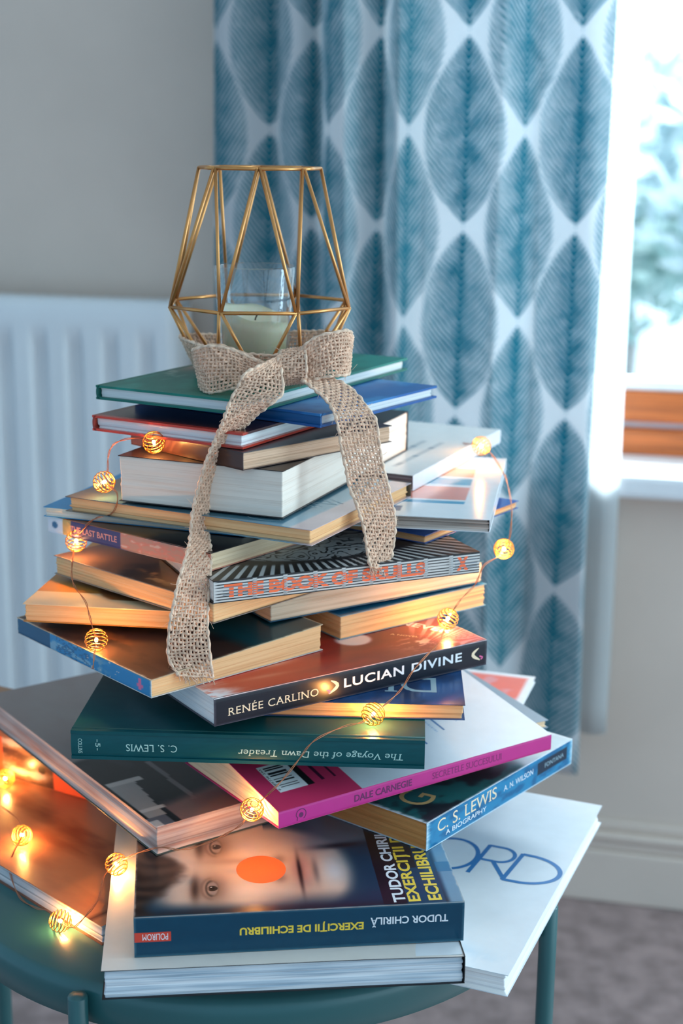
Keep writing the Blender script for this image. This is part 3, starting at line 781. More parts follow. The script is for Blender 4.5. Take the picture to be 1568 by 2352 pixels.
# --- art of the separate covers
def art_portrait(u, v):
    im = base(u, (30, 58, 80))
    n = fbm(u*8, v*6)
    skin = smoothstep(0.02, 0.14, v+0.12*(u-0.2)) * smoothstep(0.02, 0.14, u) * smoothstep(0.74, 0.62, u)
    im = blend(im, col(214, 186, 168), skin*0.95)
    im = blend(im, col(226, 204, 190), gauss(u, v, 0.15, 0.45, 0.04, 0.16)*0.8)
    im = blend(im, col(232, 210, 196), gauss(u, v, 0.35, 0.20, 0.06, 0.06)*0.6)
    im = blend(im, col(214, 192, 182), gauss(u, v, 0.35, 0.62, 0.05, 0.09)*0.7)
    hair = smoothstep(0.115, 0.06, u + 0.05*np.sin(v*9+1.0) + 0.07*(n-0.5))
    im = blend(im, col(40, 30, 28), hair*0.95)
    curl_ = 0.5+0.5*np.sin(60*np.hypot((u-0.05)*1.5, v-0.62) + 5*n)
    im = blend(im, col(96, 74, 62), hair*curl_*0.5)
    # brows, eyes, lashes (the face lies on its side, chin to the right)
    for (cu, cv) in ((0.185, 0.24), (0.205, 0.68)):
        im = blend(im, col(44, 32, 28), gauss(u, v - 0.6*(u-cu), cu, cv, 0.011, 0.085)*0.9)
    for (cu, cv) in ((0.238, 0.237), (0.258, 0.66)):
        im = blend(im, col(104, 76, 64), gauss(u, v, cu, cv, 0.036, 0.10)*0.75)
        lid = smoothstep(1.0, 0.8, np.hypot((u-cu)/0.019, (v-cv)/0.072))
        im = blend(im, col(158, 142, 134), lid*0.85)
        im = blend(im, col(46, 34, 30), smoothstep(0.0185, 0.0150, np.hypot(u-cu, (v-cv)*0.655))*1.0)
        im = blend(im, col(12, 10, 10), smoothstep(0.0080, 0.0062, np.hypot(u-cu, (v-cv)*0.655)))
        upl = smoothstep(0.004, -0.002, u - (cu - 0.011 + 0.010*((v-cv)/0.072)**2))*smoothstep(1.3, 1.0, np.hypot((u-cu)/0.024, (v-cv)/0.080))
        im = blend(im, col(178, 148, 132), upl*0.7)
        im = blend(im, col(232, 228, 226), smoothstep(0.0035, 0.002, np.hypot(u-cu+0.003, (v-cv-0.012)*0.655)))
        edge_ = np.exp(-0.5*((np.hypot((u-cu)/0.019, (v-cv)/0.072)-1.0)/0.13)**2)
        im = blend(im, col(34, 24, 22), edge_*(0.15+0.5*smoothstep(0.006, -0.006, u-cu)))
        im = blend(im, col(110, 82, 70), np.exp(-0.5*((np.hypot((u-cu)/0.034, (v-cv)/0.10)-1.0)/0.10)**2)*smoothstep(0.01, -0.01, u-cu)*0.35)
    im = blend(im, col(110, 86, 78), gauss(u, v, 0.452, 0.31, 0.016, 0.035)*0.7)
    im = blend(im, col(110, 86, 78), gauss(u, v, 0.458, 0.50, 0.014, 0.035)*0.6)
    im = blend(im, col(140, 112, 102), gauss(u, v, 0.33, 0.50, 0.08, 0.025)*0.5)
    # mouth and chin
    im = blend(im, col(156, 108, 102), gauss(u, v, 0.524, 0.375, 0.026, 0.12)*0.85)
    im = blend(im, col(26, 18, 24), gauss(u, v + 0.15*np.abs(v-0.375), 0.517, 0.375, 0.0050, 0.125)*0.95)
    im = blend(im, col(196, 152, 146), gauss(u, v, 0.542, 0.375, 0.008, 0.07)*0.6)
    im = blend(im, col(70, 60, 64), gauss(u, v, 0.568, 0.37, 0.008, 0.08)*0.7)
    im = blend(im, col(206, 214, 222), gauss(u, v, 0.622, 0.36, 0.030, 0.10)*0.8)
    sh = smoothstep(0.27, 0.33, np.hypot((u-0.40)*1.05, (v-0.37)*0.62))*(u > 0.42)
    im = blend(im, col(34, 60, 84), sh*0.85)
    im = blend(im, col(128, 132, 140), smoothstep(0.50, 0.62, v - 0.5*(u-0.55))*smoothstep(0.5, 0.6, u)*0.7)
    im = blend(im, col(40, 34, 44), gauss(u, v - 0.15*(u-0.66), 0.66, 0.62, 0.06, 0.02)*0.9)
    im = blend(im, col(24, 44, 66), smoothstep(0.20, 0.02, v)*smoothstep(0.3, 0.55, u)*0.8)
    im = blend(im, col(40, 34, 40), smoothstep(0.07, 0.0, v)*0.7)
    strip = (u > 0.752) & (u < 0.828)
    im[strip] = col(34, 26, 34)
    im = blend(im, col(16, 62, 92), ((u >= 0.828) & (u < 0.945))*0.9)
    im = blend(im, col(40, 34, 40), ((u >= 0.828) & (u < 0.89) & (v > 0.35))*0.8)
    im = blend(im, col(122, 164, 190), smoothstep(0.945, 0.965, u)*0.85)
    im = blend(im, col(40, 110, 150), ((u > 0.95) & (np.abs(v-0.35) < 0.05))*0.7)
    return wear(im, u, v, 0.7, 0.008)
def art_teal_spine(u, v):
    im = base(u, (0, 60, 84)); n = fbm(u*40, v*6)
    return wear(blend(im, col(6, 78, 102), n*0.35), u, v, 0.4, 0.006, (150, 170, 180))
def art_red_figure(u, v):
    v = v/0.46
    n = fbm(u*6, v*5); n2 = fbm(u*22, v*16)
    im = base(u, (196, 56, 34))
    im = blend(im, col(104, 30, 40), smoothstep(0.25, 0.75, u + 0.3*(n-0.5)))
    im = blend(im, col(146, 78, 104), smoothstep(0.75, 1.0, u)*0.8)
    ray = smoothstep(0.55, 0.8, 0.5+0.5*np.sin(70*np.arctan2(v-0.1, u-0.72)))
    im = blend(im, col(226, 190, 200), ray*smoothstep(0.78, 0.9, u)*0.6)
    f = smoothstep(0.16, 0.02, u + 0.5*v*0.35 + 0.10*(n2-0.5))
    im = blend(im, col(236, 234, 238), f)
    im = blend(im, col(214, 82, 60), f*smoothstep(0.52, 0.64, n2)*0.8)
    im = blend(im, col(228, 214, 214), smoothstep(0.07, 0.05, np.hypot(u-0.63, (v-0.80)*0.30)))
    im = blend(im, col(226, 150, 120), gauss(u, v, 0.30, 0.55, 0.05, 0.04, 0.5)*0.8)
    im = blend(im, col(228, 140, 110), gauss(u, v, 0.22, 0.30, 0.06, 0.03, -0.3)*0.6)
    im = blend(im, col(230, 206, 190), smoothstep(0.5, 0.6, n2)*gauss(u, v, 0.80, 0.32, 0.05, 0.14)*0.9)
    return wear(im, u, v*0.46, 0.7, 0.008, (230, 226, 226))
def art_black_spine(u, v):
    im = base(u, (14, 20, 34)); return wear(im, u, v, 0.5, 0.006, (120, 110, 120))
def art_photo_room(u, v):
    """faded grey landscape cover: dark photograph of a doorway on its right part"""
    n = fbm(u*5, v*5)
    im = base(u, (128, 122, 120)); im = blend(im, col(120, 106, 104), n)
    dark = smoothstep(0.555, 0.58, u + 0.012*np.sin(v*14) - 0.10*v)
    im = blend(im, col(18, 18, 22), dark)
    im = blend(im, col(44, 44, 52), dark*smoothstep(0.5, 0.6, n)*0.6)
    st = (np.abs(v - (0.385 - 0.09*(u-0.68))) < 0.016) & (u > 0.66) & (u < 0.92)
    im[st] = col(112, 108, 112)
    wh = (u > 0.73) & (u < 0.955) & (v > 0.02) & (v < 0.19 - 0.30*(u-0.73))
    im[wh] = col(164, 158, 156)
    rim = (u > 0.728) & (u < 0.750) & (v > 0.012) & (v < 0.24); im[rim] = col(196, 190, 186)
    rim = (u > 0.905) & (u < 0.918) & (v > 0.012) & (v < 0.17); im[rim] = col(206, 200, 196)
    fl = smoothstep(0.90, 0.95, u + 0.10*v) ; im = blend(im, col(136, 110, 108), fl*(v > 0.16)*0.9)
    cor = (u > 0.955) & (v < 0.12); im[cor] = col(92, 96, 108)
    cor = (u > 0.97) & (v < 0.05); im[cor] = col(190, 190, 192)
    return im
def art_warm_cover(u, v):
    n = fbm(u*5, v*8); n2 = fbm(u*14, v*20)
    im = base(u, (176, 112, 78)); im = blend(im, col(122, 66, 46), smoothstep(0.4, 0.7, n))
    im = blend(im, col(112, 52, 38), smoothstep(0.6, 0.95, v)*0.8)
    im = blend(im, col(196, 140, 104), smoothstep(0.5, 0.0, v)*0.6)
    im = blend(im, col(70, 34, 28), (np.abs(u-0.955) < 0.004)*0.7)
    return im
def art_animal_spine(u, v):
    n = fbm(u*14, v*6)
    im = base(u, (250, 104, 60))
    ph = ((u > 0.30) & (u < 0.50)) | ((u > 0.62) & (u < 0.855))
    fur = base(u, (150, 108, 78)); fur = blend(fur, col(214, 196, 178), smoothstep(0.45, 0.7, n)); fur = blend(fur, col(86, 58, 44), smoothstep(0.45, 0.25, n))
    im[ph] = fur[ph]
    im = blend(im, col(24, 18, 16), smoothstep(0.02, 0.014, np.hypot(u-0.80, (v-0.30)*0.25)))
    im = blend(im, col(150, 104, 78), ((v > 0.72) & (u < 0.86))*0.9)
    return im
def art_dark_teal(u, v):
    n = fbm(u*30, v*30); return blend(base(u, (0, 72, 78)), col(4, 84, 90), n)
def art_engraving(u, v):
    """black cover with pale rays round a scrolled floral ornament"""
    im = base(u, (20, 20, 24))
    x, y = (u-0.46)*1.6, (v-0.92)
    r = np.hypot(x, y); th = np.arctan2(y, x)
    rays = smoothstep(0.1, 0.5, np.sin(110*th)) * smoothstep(0.80, 0.86, r + 0.05*np.sin(3*th))
    im = blend(im, col(192, 194, 192), rays*smoothstep(1.35, 1.05, r))
    fr = fbm(u*11, v*7, 3); con = np.abs(np.sin(fr*26))
    orn = smoothstep(0.76, 0.72, r) * smoothstep(0.30, 0.45, con)
    im = blend(im, col(168, 172, 172), orn)
    ro = np.hypot((u-0.40)*1.5, (v-0.62)); sw = np.sin(70*ro + 3*np.arctan2(v-0.62, (u-0.40)*1.5))
    im = blend(im, col(176, 178, 178), smoothstep(0.2, 0.17, ro)*1.0)
    im = blend(im, col(20, 20, 24), smoothstep(0.2, 0.17, ro)*smoothstep(0.4, 0.8, sw))
    ro = np.hypot((u-0.72)*1.5, (v-0.72)); sw = np.sin(80*ro + 3*np.arctan2(v-0.72, (u-0.72)*1.5))
    im = blend(im, col(176, 178, 178), smoothstep(0.14, 0.12, ro)*1.0)
    im = blend(im, col(20, 20, 24), smoothstep(0.14, 0.12, ro)*smoothstep(0.4, 0.8, sw))
    return im
def art_sewn_spine(u, v):
    im = base(u, (206, 204, 200))
    ln = smoothstep(0.25, 0.5, np.sin(2*np.pi*(v*7.5+0.2)) - 0.25*fbm(u*40, v*8))
    tape = np.zeros_like(u)
    for c in (0.145, 0.255, 0.365, 0.47, 0.575, 0.68, 0.785, 0.885):
        tape = np.maximum(tape, smoothstep(0.009, 0.006, np.abs(u-c)))
    im = blend(im, col(40, 40, 44), ln*(1-tape)*smoothstep(0.0, 0.02, u))
    im = blend(im, col(150, 146, 142), tape*0.6*(np.sin(v*60) > 0))
    im = blend(im, col(24, 24, 28), ((v < 0.05) & (np.sin(u*260) > 0))*1.0)
    im = blend(im, col(24, 24, 28), (v > 0.97)*1.0)
    return im
def art_sewn_letters(s):
    return s
def art_stripes(u, v):
    im = base(u, (232, 238, 242)); m = (u > 0.08) & (u < 0.84)
    def band(a, b, c): im[m & (v > a) & (v < b)] = col(*c)
    band(0.20, 0.235, (86, 160, 196)); band(0.26, 0.46, (232, 150, 132)); band(0.49, 0.60, (96, 168, 200)); band(0.63, 0.78, (236, 176, 140)); band(0.80, 0.93, (190, 214, 222))
    im[(v > 0.065) & (v < 0.135) & (u > 0.18) & (u < 0.52)] = col(44, 110, 156)
    return im
def art_pink_back(u, v):
    im = base(u, (206, 214, 222))
    im[u < 0.281] = col(206, 52, 96)
    for k, (a, b, uu) in enumerate(((0.35, 0.8, 0.80), (0.3, 0.9, 0.70), (0.22, 0.7, 0.60), (0.3, 0.62, 0.52))):
        im[(np.abs(u-uu) < 0.003) & (v > a) & (v < b)] = col(60, 110, 160)
        im[(np.abs(u-uu+0.028) < 0.004) & (v > a) & (v < (a+b)/2) & (np.sin(v*400) > 0)] = col(150, 176, 204)
    for uu, b in ((0.205, 0.42), (0.245, 0.34)):
        im[(np.abs(u-uu) < 0.005) & (v > 0.16) & (v < b)] = col(70, 20, 50)
    # white label with bars and a black strip
    lab = (u > 0.056) & (u < 0.150) & (v > 0.15) & (v < 0.40); im[lab] = col(236, 238, 240)
    bars = lab & (u < 0.135) & (u > 0.070) & (v > 0.17) & (v < 0.38) & (fbm(v*190, u*0, 2) > 0.40); im[bars] = col(30, 30, 36)
    im[(u > 0.150) & (u < 0.172) & (v > 0.15) & (v < 0.40)] = col(26, 26, 30)
    return im
def art_teal_photo(u, v):
    n = fbm(u*6, v*10)
    im = base(u, (26, 96, 96)); im = blend(im, col(20, 40, 44), smoothstep(0.45, 0.62, n)); im = blend(im, col(36, 30, 32), smoothstep(0.5, 0.2, u+0.3*v)*0.9)
    im = blend(im, col(214, 226, 232), smoothstep(0.60, 0.80, v+0.15*n)*0.9)  # pale far end: glossy glare painted into the cover colour
    return wear(im, u, v, 0.9, 0.02, (236, 240, 244))
def art_lake_spine(u, v):
    n = fbm(u*18, v*4)
    im = base(u, (30, 128, 172)); im = blend(im, col(14, 96, 140), smoothstep(0.4, 0.65, n))
    lab = (u > 0.74) & (u < 0.96) & (v > 0.34) & (v < 0.80); im[lab] = col(18, 44, 64)
    return wear(im, u, v, 0.95, 0.03, (206, 226, 236))
def art_brown_night(u, v):
    n = fbm(u*5, v*6); n2 = fbm(u*11, v*14)
    im = base(u, (62, 44, 40)); im = blend(im, col(124, 72, 42), smoothstep(0.48, 0.66, n)*smoothstep(0.9, 0.5, u)); im = blend(im, col(34, 28, 32), smoothstep(0.5, 0.62, n2)*0.8)
    im = blend(im, col(16, 74, 84), smoothstep(0.50, 0.62, v+0.05*(n-0.5))*0.95)
    im = blend(im, col(30, 26, 28), smoothstep(0.8, 0.95, v)*0.6)
    return wear(im, u, v, 0.9, 0.015, (222, 196, 160))
def art_blue_spine(u, v):
    n = fbm(u*20, v*4); n2 = fbm(u*60, v*10)
    im = base(u, (36, 132, 184)); im = blend(im, col(126, 170, 194), smoothstep(0.42, 0.6, n)*smoothstep(0.75, 0.6, u))
    im = blend(im, col(20, 84, 120), (u < 0.27)*1.0)
    im = blend(im, col(40, 92, 130), ((u > 0.32) & (u < 0.56) & (n2 > 0.52))*0.7)
    im = blend(im, col(226, 206, 190), smoothstep(0.64, 0.70, n2)*((u > 0.55) & (u < 0.78))*0.9)
    im = blend(im, col(226, 110, 150), smoothstep(0.012, 0.009, np.abs(u-0.925))*smoothstep(0.34, 0.30, np.abs(v-0.5)))
    im = blend(im, col(226, 110, 150), smoothstep(0.022, 0.018, np.abs(u-0.925))*smoothstep(0.10, 0.07, np.abs(v-0.4)))
    return wear(im, u, v, 0.9, 0.012, (226, 210, 196))
def art_mustard(u, v):
    n = fbm(u*7, v*7)
    im = base(u, (196, 138, 62)); im = blend(im, col(168, 106, 40), n*0.8)
    im = blend(im, col(232, 206, 166), (v < 0.16)*0.95)
    fig = smoothstep(0.30, 0.27, np.hypot((u-0.68), (v-0.24)*1.7)); im = blend(im, col(128, 70, 28), fig*(v > 0.10)*0.9)
    return im
def art_dark_bird(u, v):
    n = fbm(u*6, v*8); im = base(u, (92, 70, 58)); im = blend(im, col(34, 28, 30), smoothstep(0.34, 0.46, u+0.25*(n-0.5)))
    im = blend(im, col(214, 140, 66), gauss(u, v, 0.72, 0.14, 0.14, 0.10)*1.0)
    im = blend(im, col(30, 22, 22), gauss(u, v, 0.66, 0.28, 0.07, 0.10)*1.0)
    im = blend(im, col(226, 170, 106), smoothstep(0.5, 0.62, fbm(u*16, v*20))*gauss(u, v, 0.58, 0.10, 0.1, 0.06)*0.9)
    return wear(im, u, v, 0.5, 0.01)
def art_battle_top(u, v):
    n = fbm(u*7, v*9); im = base(u, (150, 92, 40)); im = blend(im, col(34, 24, 24), smoothstep(0.56, 0.70, u+0.35*(n-0.5))); im = blend(im, col(96, 56, 30), smoothstep(0.2, 0.05, u)*0.8)
    im = blend(im, col(206, 150, 66), gauss(u, v, 0.5, 0.2, 0.12, 0.12)*0.6); return im
def art_battle_spine(u, v):
    n = fbm(u*22, v*5); im = base(u, (196, 142, 120)); im = blend(im, col(214, 132, 110), smoothstep(0.4, 0.6, n)); im = blend(im, col(222, 190, 170), smoothstep(0.6, 0.72, n)*0.8)
    im[(u < 0.47)] = col(70, 66, 112); im[(u < 0.15)] = col(206, 166, 96); im[(u < 0.095)] = col(218, 226, 236)
    im = blend(im, col(60, 110, 150), smoothstep(0.022, 0.015, np.hypot(u-0.045, (v-0.5)*0.09)))
    return im
def art_slate(u, v):
    n = fbm(u*6, v*6); im = base(u, (84, 128, 146)); im = blend(im, col(58, 88, 100), smoothstep(0.75, 0.3, u)*0.8); im = blend(im, col(122, 168, 190), smoothstep(0.7, 0.95, u)*0.7)
    im = blend(im, col(206, 178, 178), smoothstep(0.91, 0.925, u)*0.9)
    im = blend(im, col(110, 76, 50), smoothstep(0.16, 0.04, u)*0.6)
    return im
def art_blue_sea(u, v):
    n = fbm(u*10, v*5); im = base(u, (22, 96, 140)); im = blend(im, col(36, 136, 188), smoothstep(0.5, 0.9, u+0.4*(n-0.5))); im = blend(im, col(14, 62, 92), smoothstep(0.55, 0.7, n)*0.6)
    return wear(im, u, v, 0.5, 0.008)
def art_night_blue(u, v):
    n = fbm(u*8, v*8); im = base(u, (22, 76, 132)); im = blend(im, col(14, 44, 84), smoothstep(0.4, 0.7, n)); return im
def art_green_cover(u, v):
    n = fbm(u*5, v*5); im = base(u, (18, 112, 98)); im = blend(im, col(40, 142, 128), smoothstep(0.45, 0.65, n)*0.6)
    im = blend(im, col(196, 110, 92), gauss(u, v, 0.10, 0.55, 0.10, 0.14)*0.9)
    im = blend(im, col(206, 196, 190), smoothstep(0.55, 0.65, fbm(u*14, v*14))*gauss(u, v, 0.12, 0.5, 0.12, 0.2)*0.8)
    return im
def art_sea_cover(u, v):
    n = fbm(u*6, v*4); im = base(u, (20, 92, 160)); im = blend(im, col(62, 142, 200), smoothstep(0.45, 0.65, n)*0.7); return im
def art_dusk_cover(u, v):
    n = fbm(u*5, v*5); im = base(u, (56, 34, 38)); im = blend(im, col(98, 54, 50), smoothstep(0.2, 0.0, u)); im = blend(im, col(78, 44, 48), n*0.5)
    im = blend(im, col(186, 64, 50), smoothstep(0.035, 0.02, v)); return im
def art_coral(u, v):
    n = fbm(u*8, v*8); im = base(u, (240, 122, 104)); im = blend(im, col(226, 170, 180), smoothstep(0.5, 0.6, n)*0.7)
    e = np.minimum(np.minimum(u, 1-u), np.minimum(v, 1-v)); im = blend(im, col(240, 240, 242), (e < 0.05)*1.0); im = blend(im, col(230, 234, 240), smoothstep(0.5, 0.35, u)*0.9); return im
def art_white_soft(u, v):
    n = fbm(u*12, v*12); im = base(u, (208, 216, 222)); im = blend(im, col(60, 130, 176), gauss(u, v, 0.58, 0.02, 0.16, 0.04)*smoothstep(0.35, 0.6, n)*0.9); return im
def art_listed(u, v):
    im = base(u, (226, 228, 226))
    for k in range(3):
        im[(np.abs(u-(0.80-0.13*k)) < 0.018) & (v > 0.12+0.1*k) & (v < 0.62) & (np.sin(v*330) > -0.4)] = col(140, 156, 166)
    return im

# ------------------------------------------------------------------ the books, from the table upwards
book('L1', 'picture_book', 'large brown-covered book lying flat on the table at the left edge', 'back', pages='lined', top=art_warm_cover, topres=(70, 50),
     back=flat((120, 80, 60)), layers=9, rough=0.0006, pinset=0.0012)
wt = I_blue
BW, BD = BOOK['B1'][4], BOOK['B1'][5]
def ring_pts(cx, cy, rx, ry, a0, a1, n=28): return [(cx+rx*math.cos(R(a0+(a1-a0)*k/n)), cy+ry*math.sin(R(a0+(a1-a0)*k/n))) for k in range(n+1)]
book('B1', 'softcover_book', 'wide white softcover book with thin blue capitals at the right of the table', 'left', pages='white', top=art_white_soft, topres=(60, 60),
     gloss=(0.4, 0.2), rough=0.0006, curl=0.0, layers=9, pinset=0.0003,
     marks=[STROKE(ring_pts(0.0775, 0.1385, 0.0195, 0.0235, 0, 360, 40), 0.0032, wt),
            STROKE([(0.0975, 0.116), (0.1005, 0.162)], 0.0032, wt), STROKE([(0.100, 0.1612)] + ring_pts(0.111, 0.1500, 0.0105, 0.0112, 90, -90) + [(0.099, 0.1388)], 0.003, wt), STROKE([(0.109, 0.1388), (0.1235, 0.116)], 0.0032, wt),
            STROKE([(0.1225, 0.115), (0.1260, 0.158)], 0.0032, wt), STROKE([(0.126, 0.1572)] + ring_pts(0.131, 0.1365, 0.0265, 0.0207, 82, -82) + [(0.1225, 0.1158)], 0.0034, wt)])
book('L2', 'picture_book', 'thick orange-spined book with animal photographs, lying behind the left globes on the brown book', 'front', pages='white', top=flat((150, 110, 80)), side=art_animal_spine, sideres=(160, 40),
     smarks=[T('Mi', 0.196, 0.021, 0.012, 0.009, I_red, 0)])
book('B0', 'softcover_book', 'thick cream-covered softcover book with pale page edges at the front, lowest of the middle stack', 'right', pages='white', top=flat((226, 220, 212)), topres=(40, 30), side=flat((236, 238, 240)),
     pmat=page_mat('page_front_white', rgb(226, 232, 236), rgb(150, 172, 188), 0.8, .45), layers=16, rough=0.0004, gloss=(0.45, 0.2), edge=I_black, curl=-0.0008, pinset=0.001)
book('B2', 'paperback_book', 'thick paperback with a red-nosed face and yellow lettering, on the cream book', 'front', pages='cream', top=art_portrait, topres=(420, 270), side=art_teal_spine, sideres=(120, 16), gloss=(0.3, 0.4),
     marks=[ELL(0.0785, 0.0525, 0.0156, 0.0182, I_orange),
            T('TUDOR CHIRILĂ', 0.1582, 0.0550, 0.1040, 0.0102, I_white, 90, 0.03), T('EXERCIȚII DE', 0.1695, 0.0520, 0.0980, 0.0104, I_yellow, 90, 0.03), T('ECHILIBRU', 0.1812, 0.0390, 0.0710, 0.0084, I_yellow, 90, 0.03)],
     smarks=[RECT(0.0003, 0.0098, 0.0218, 0.0160, I_red), T('POLIROM', 0.0125, 0.0129, 0.0150, 0.0042, I_white, 180, 0.0),
             T('EXERCIȚII DE ECHILIBRU', 0.0997, 0.0142, 0.0745, 0.0068, I_yellow, 180, 0.03), T('TUDOR CHIRILĂ', 0.1648, 0.0152, 0.0474, 0.0066, I_white, 180, 0.02)])
book('B3', 'paperback_book', 'blue-spined worn paperback biography with dark green cover, under the magenta-spined book at the right', 'right', pages='brown', top=art_teal_photo, topres=(80, 120), side=art_lake_spine, sideres=(140, 24), gloss=(0.3, 0.4),
     marks=[T('S', 0.030, 0.028, 0.018, 0.022, I_gold, 100, 0.0), T('G', 0.062, 0.026, 0.020, 0.024, I_gold, 100, 0.0)],
     smarks=[T('C. S. LEWIS', 0.047, 0.0128, 0.070, 0.0085, I_cream, 0, 0.0, serif=True), T('A BIOGRAPHY', 0.0455, 0.0052, 0.048, 0.0035, I_white, 0, 0.0),
             T('A. N. WILSON', 0.110, 0.0120, 0.038, 0.0042, I_white, 0, 0.0), T('FONTANA', 0.158, 0.0112, 0.026, 0.0034, I_silver, 0, 0.0)])
book('L3', 'picture_book', 'large grey picture book with a dark photograph, its corner over the red-nosed face', 'back', pages='board', top=art_photo_room, topres=(180, 90), gloss=(0.35, 0.3), layers=6, rough=0.0007,
     back=flat((70, 84, 80)), pinset=-0.0004)
book('B4c', 'paperback_book', 'coral and white paperback peeking out at the back right behind the white back cover', 'left', pages='white', top=art_coral, topres=(40, 40))
book('B4b', 'paperback_book', 'thin grey-covered paperback just showing along the far edge of the magenta-spined book', 'back', pages='cream', top=flat((150, 166, 180)), topres=(16, 16))
book('B4', 'paperback_book', 'magenta-spined paperback lying face down with white back cover and barcode label', 'front', pages='cream', top=art_pink_back, topres=(260, 160), topname='back_cover', side=flat((196, 46, 132)), gloss=(0.4, 0.25), edge=mat('magenta_edge', rgb(190, 50, 120), 0.7),
     marks=[T('9 789736 293', 0.0140, 0.0330, 0.026, 0.0017, I_black, 90, 0.0)],
     smarks=[STROKE(ring_pts(0.0165, 0.0056, 0.0036, 0.0036, 200, -60, 20), 0.0006, I_plum), ELL(0.0165, 0.0052, 0.0017, 0.0017, I_plum, 16), STROKE([(0.0138, 0.0045), (0.0136, 0.0018)], 0.0006, I_plum),
             T('DALE CARNEGIE', 0.0800, 0.0056, 0.046, 0.0048, I_plum, 0, 0.02), T('SECRETELE SUCCESULUI', 0.150, 0.0056, 0.060, 0.0046, INK('mauve', (136, 24, 100)), 0, 0.0, serif=True)])
def teal_marks():
    w = BOOK['B5'][4]; f = lambda px: (px-170)/806.0*w
    return [T('The Voyage of the Dawn Treader', f(740), 0.0082, (926-552)/806.0*w, 0.0058, I_mint, 180, 0.0, 1.02, 0.12, True),
            T('C. S. LEWIS', f(355), 0.0086, (414-297)/806.0*w, 0.0048, I_mint, 180, 0.0, 1.05, 0, True),
            T('-5-', f(232), 0.0098, 0.0074, 0.0030, I_mint, -90, 0.0), T('COLLINS', f(191), 0.0088, 0.0098, 0.0026, I_mint, -90, 0.0, 1.0, 0, True)]
tealroot = book('B5', 'hardback_book', 'dark teal cloth hardback with pale upside-down lettering on its spine', 'front', True, pages='cream', top=art_dark_teal, topres=(60, 40), side=art_dark_teal, sideres=(60, 16), smarks=teal_marks(), gloss=(0.42, 0.12))
mbx = MB(); wB5, tB5 = BOOK['B5'][4], BOOK['B5'][6]
mbx.tube([(0.0, 0.0045, tB5-0.0002), (wB5*0.5, 0.0045, tB5-0.0002), (wB5, 0.0045, tB5-0.0002)], 0.0008, 8)
mbx.build('hinge_ridge', mat('teal_cloth', rgb(12, 78, 74), 0.45, 0.1), tealroot, True)
book('B6', 'paperback_book', 'thin dark blue paperback with silver capitals, lying on the teal hardback under the black-spined novel', 'left', pages='tan', top=art_night_blue, topres=(40, 40), gloss=(0.3, 0.4),
     marks=[T('DI', 0.0955, 0.0345, 0.034, 0.0270, I_silver, 180, 0.0, 1.0, 0, True)])
w7 = BOOK['B7'][4]
feather = lambda cx, s: [STROKE([(cx+0.004*s*math.sin(k*0.5-0.6), 0.0045+0.0011*k) for k in range(9)], [0.0006+0.0020*math.sin(math.pi*k/8) for k in range(9)], I_cream),
                         STROKE([(cx-0.003*s+0.0016*math.sin(k), 0.0050+0.0006*k) for k in range(5)], 0.0010, I_pink)]
book('B7', 'paperback_book', 'black-spined novel with a red cover and white and cream spine lettering', 'front', pages='white', top=art_red_figure, topres=(200, 130), side=art_black_spine, sideres=(120, 14), gloss=(0.3, 0.4), curl=0.0,
     marks=[T('NEVER', 0.1925, 0.044, 0.040, 0.0085, I_white, -62, 0.02), T('A NOVEL', 0.1690, 0.0365, 0.020, 0.0026, I_cream, -50, 0.0),
            T('RO', 0.080, 0.0455, 0.026, 0.012, I_white, 8, 0.02)],
     smarks=feather(0.0860, 1) + feather(0.2045, -1) + [T('RENÉE CARLINO', 0.0425, 0.0083, 0.0660, 0.0064, I_cream, 0, 0.0, 1.08, 0, True), T('LUCIAN DIVINE', 0.1430, 0.0096, 0.0960, 0.0064, I_white, 0, 0.02, 1.1)])
book('B8', 'paperback_book', 'worn blue-spined paperback with dark brown cover jutting out to the left', 'front', pages='tan', top=art_brown_night, topres=(120, 110), side=art_blue_spine, sideres=(160, 20), gloss=(0.35, 0.3), rough=0.0002)
book('B9', 'paperback_book', 'tan-edged paperback with a blue cover, at the right beside the globe above the black spine', 'back', pages='tan', top=art_blue_sea, topres=(80, 60), gloss=(0.3, 0.4), rough=0.0002)
book('B10', 'paperback_book', 'mustard-covered paperback with glowing tan page edges, lying at the left on the blue-spined book', 'back', pages='tan', top=art_mustard, topres=(90, 120), rough=0.0002)
book('B11', 'paperback_book', 'long pale-edged paperback directly beneath the sewn-spined book', 'back', pages='cream', top=flat((40, 90, 120)), rough=0.0002, pmat=page_mat('page_pale', rgb(232, 204, 176), rgb(206, 172, 142), 1.0, .6))
book('B12', 'paperback_book', 'dark-covered paperback with an orange picture, tan pages facing left, above the mustard book', 'back', pages='tan', top=art_dark_bird, topres=(110, 120), rough=0.0002)
def skull_marks():
    w = BOOK['B13'][4]; f = lambda px: (px-491)/608.0*w
    # glyph slices: lettering printed on the folded sheet backs, cut by thin gaps
    m = [T('THE BOOK OF SKULLS', f(740), 0.0074, (966-513)/608.0*w, 0.0088, I_orange, 0, 0.06), T('X', f(1057), 0.0076, 0.0088, 0.0094, I_orange, 0, 0.06)]
    for b in (0.0048, 0.0072, 0.0096):
        for (a0, a1) in ((0.006, 0.025), (0.029, 0.046), (0.050, 0.067), (0.071, 0.087), (0.091, 0.107), (0.111, 0.127), (0.131, 0.147), (0.170, 0.187)):
            m.append(RECT(a0, b, a1, b+0.0005, I_grey))
    for c in (0.145, 0.255, 0.365, 0.47, 0.575, 0.68, 0.785, 0.885):
        for k in range(9):
            m.append(RECT(c*w-0.0011, 0.0012+0.0014*k, c*w+0.0011, 0.0018+0.0014*k, I_lead))
    return m
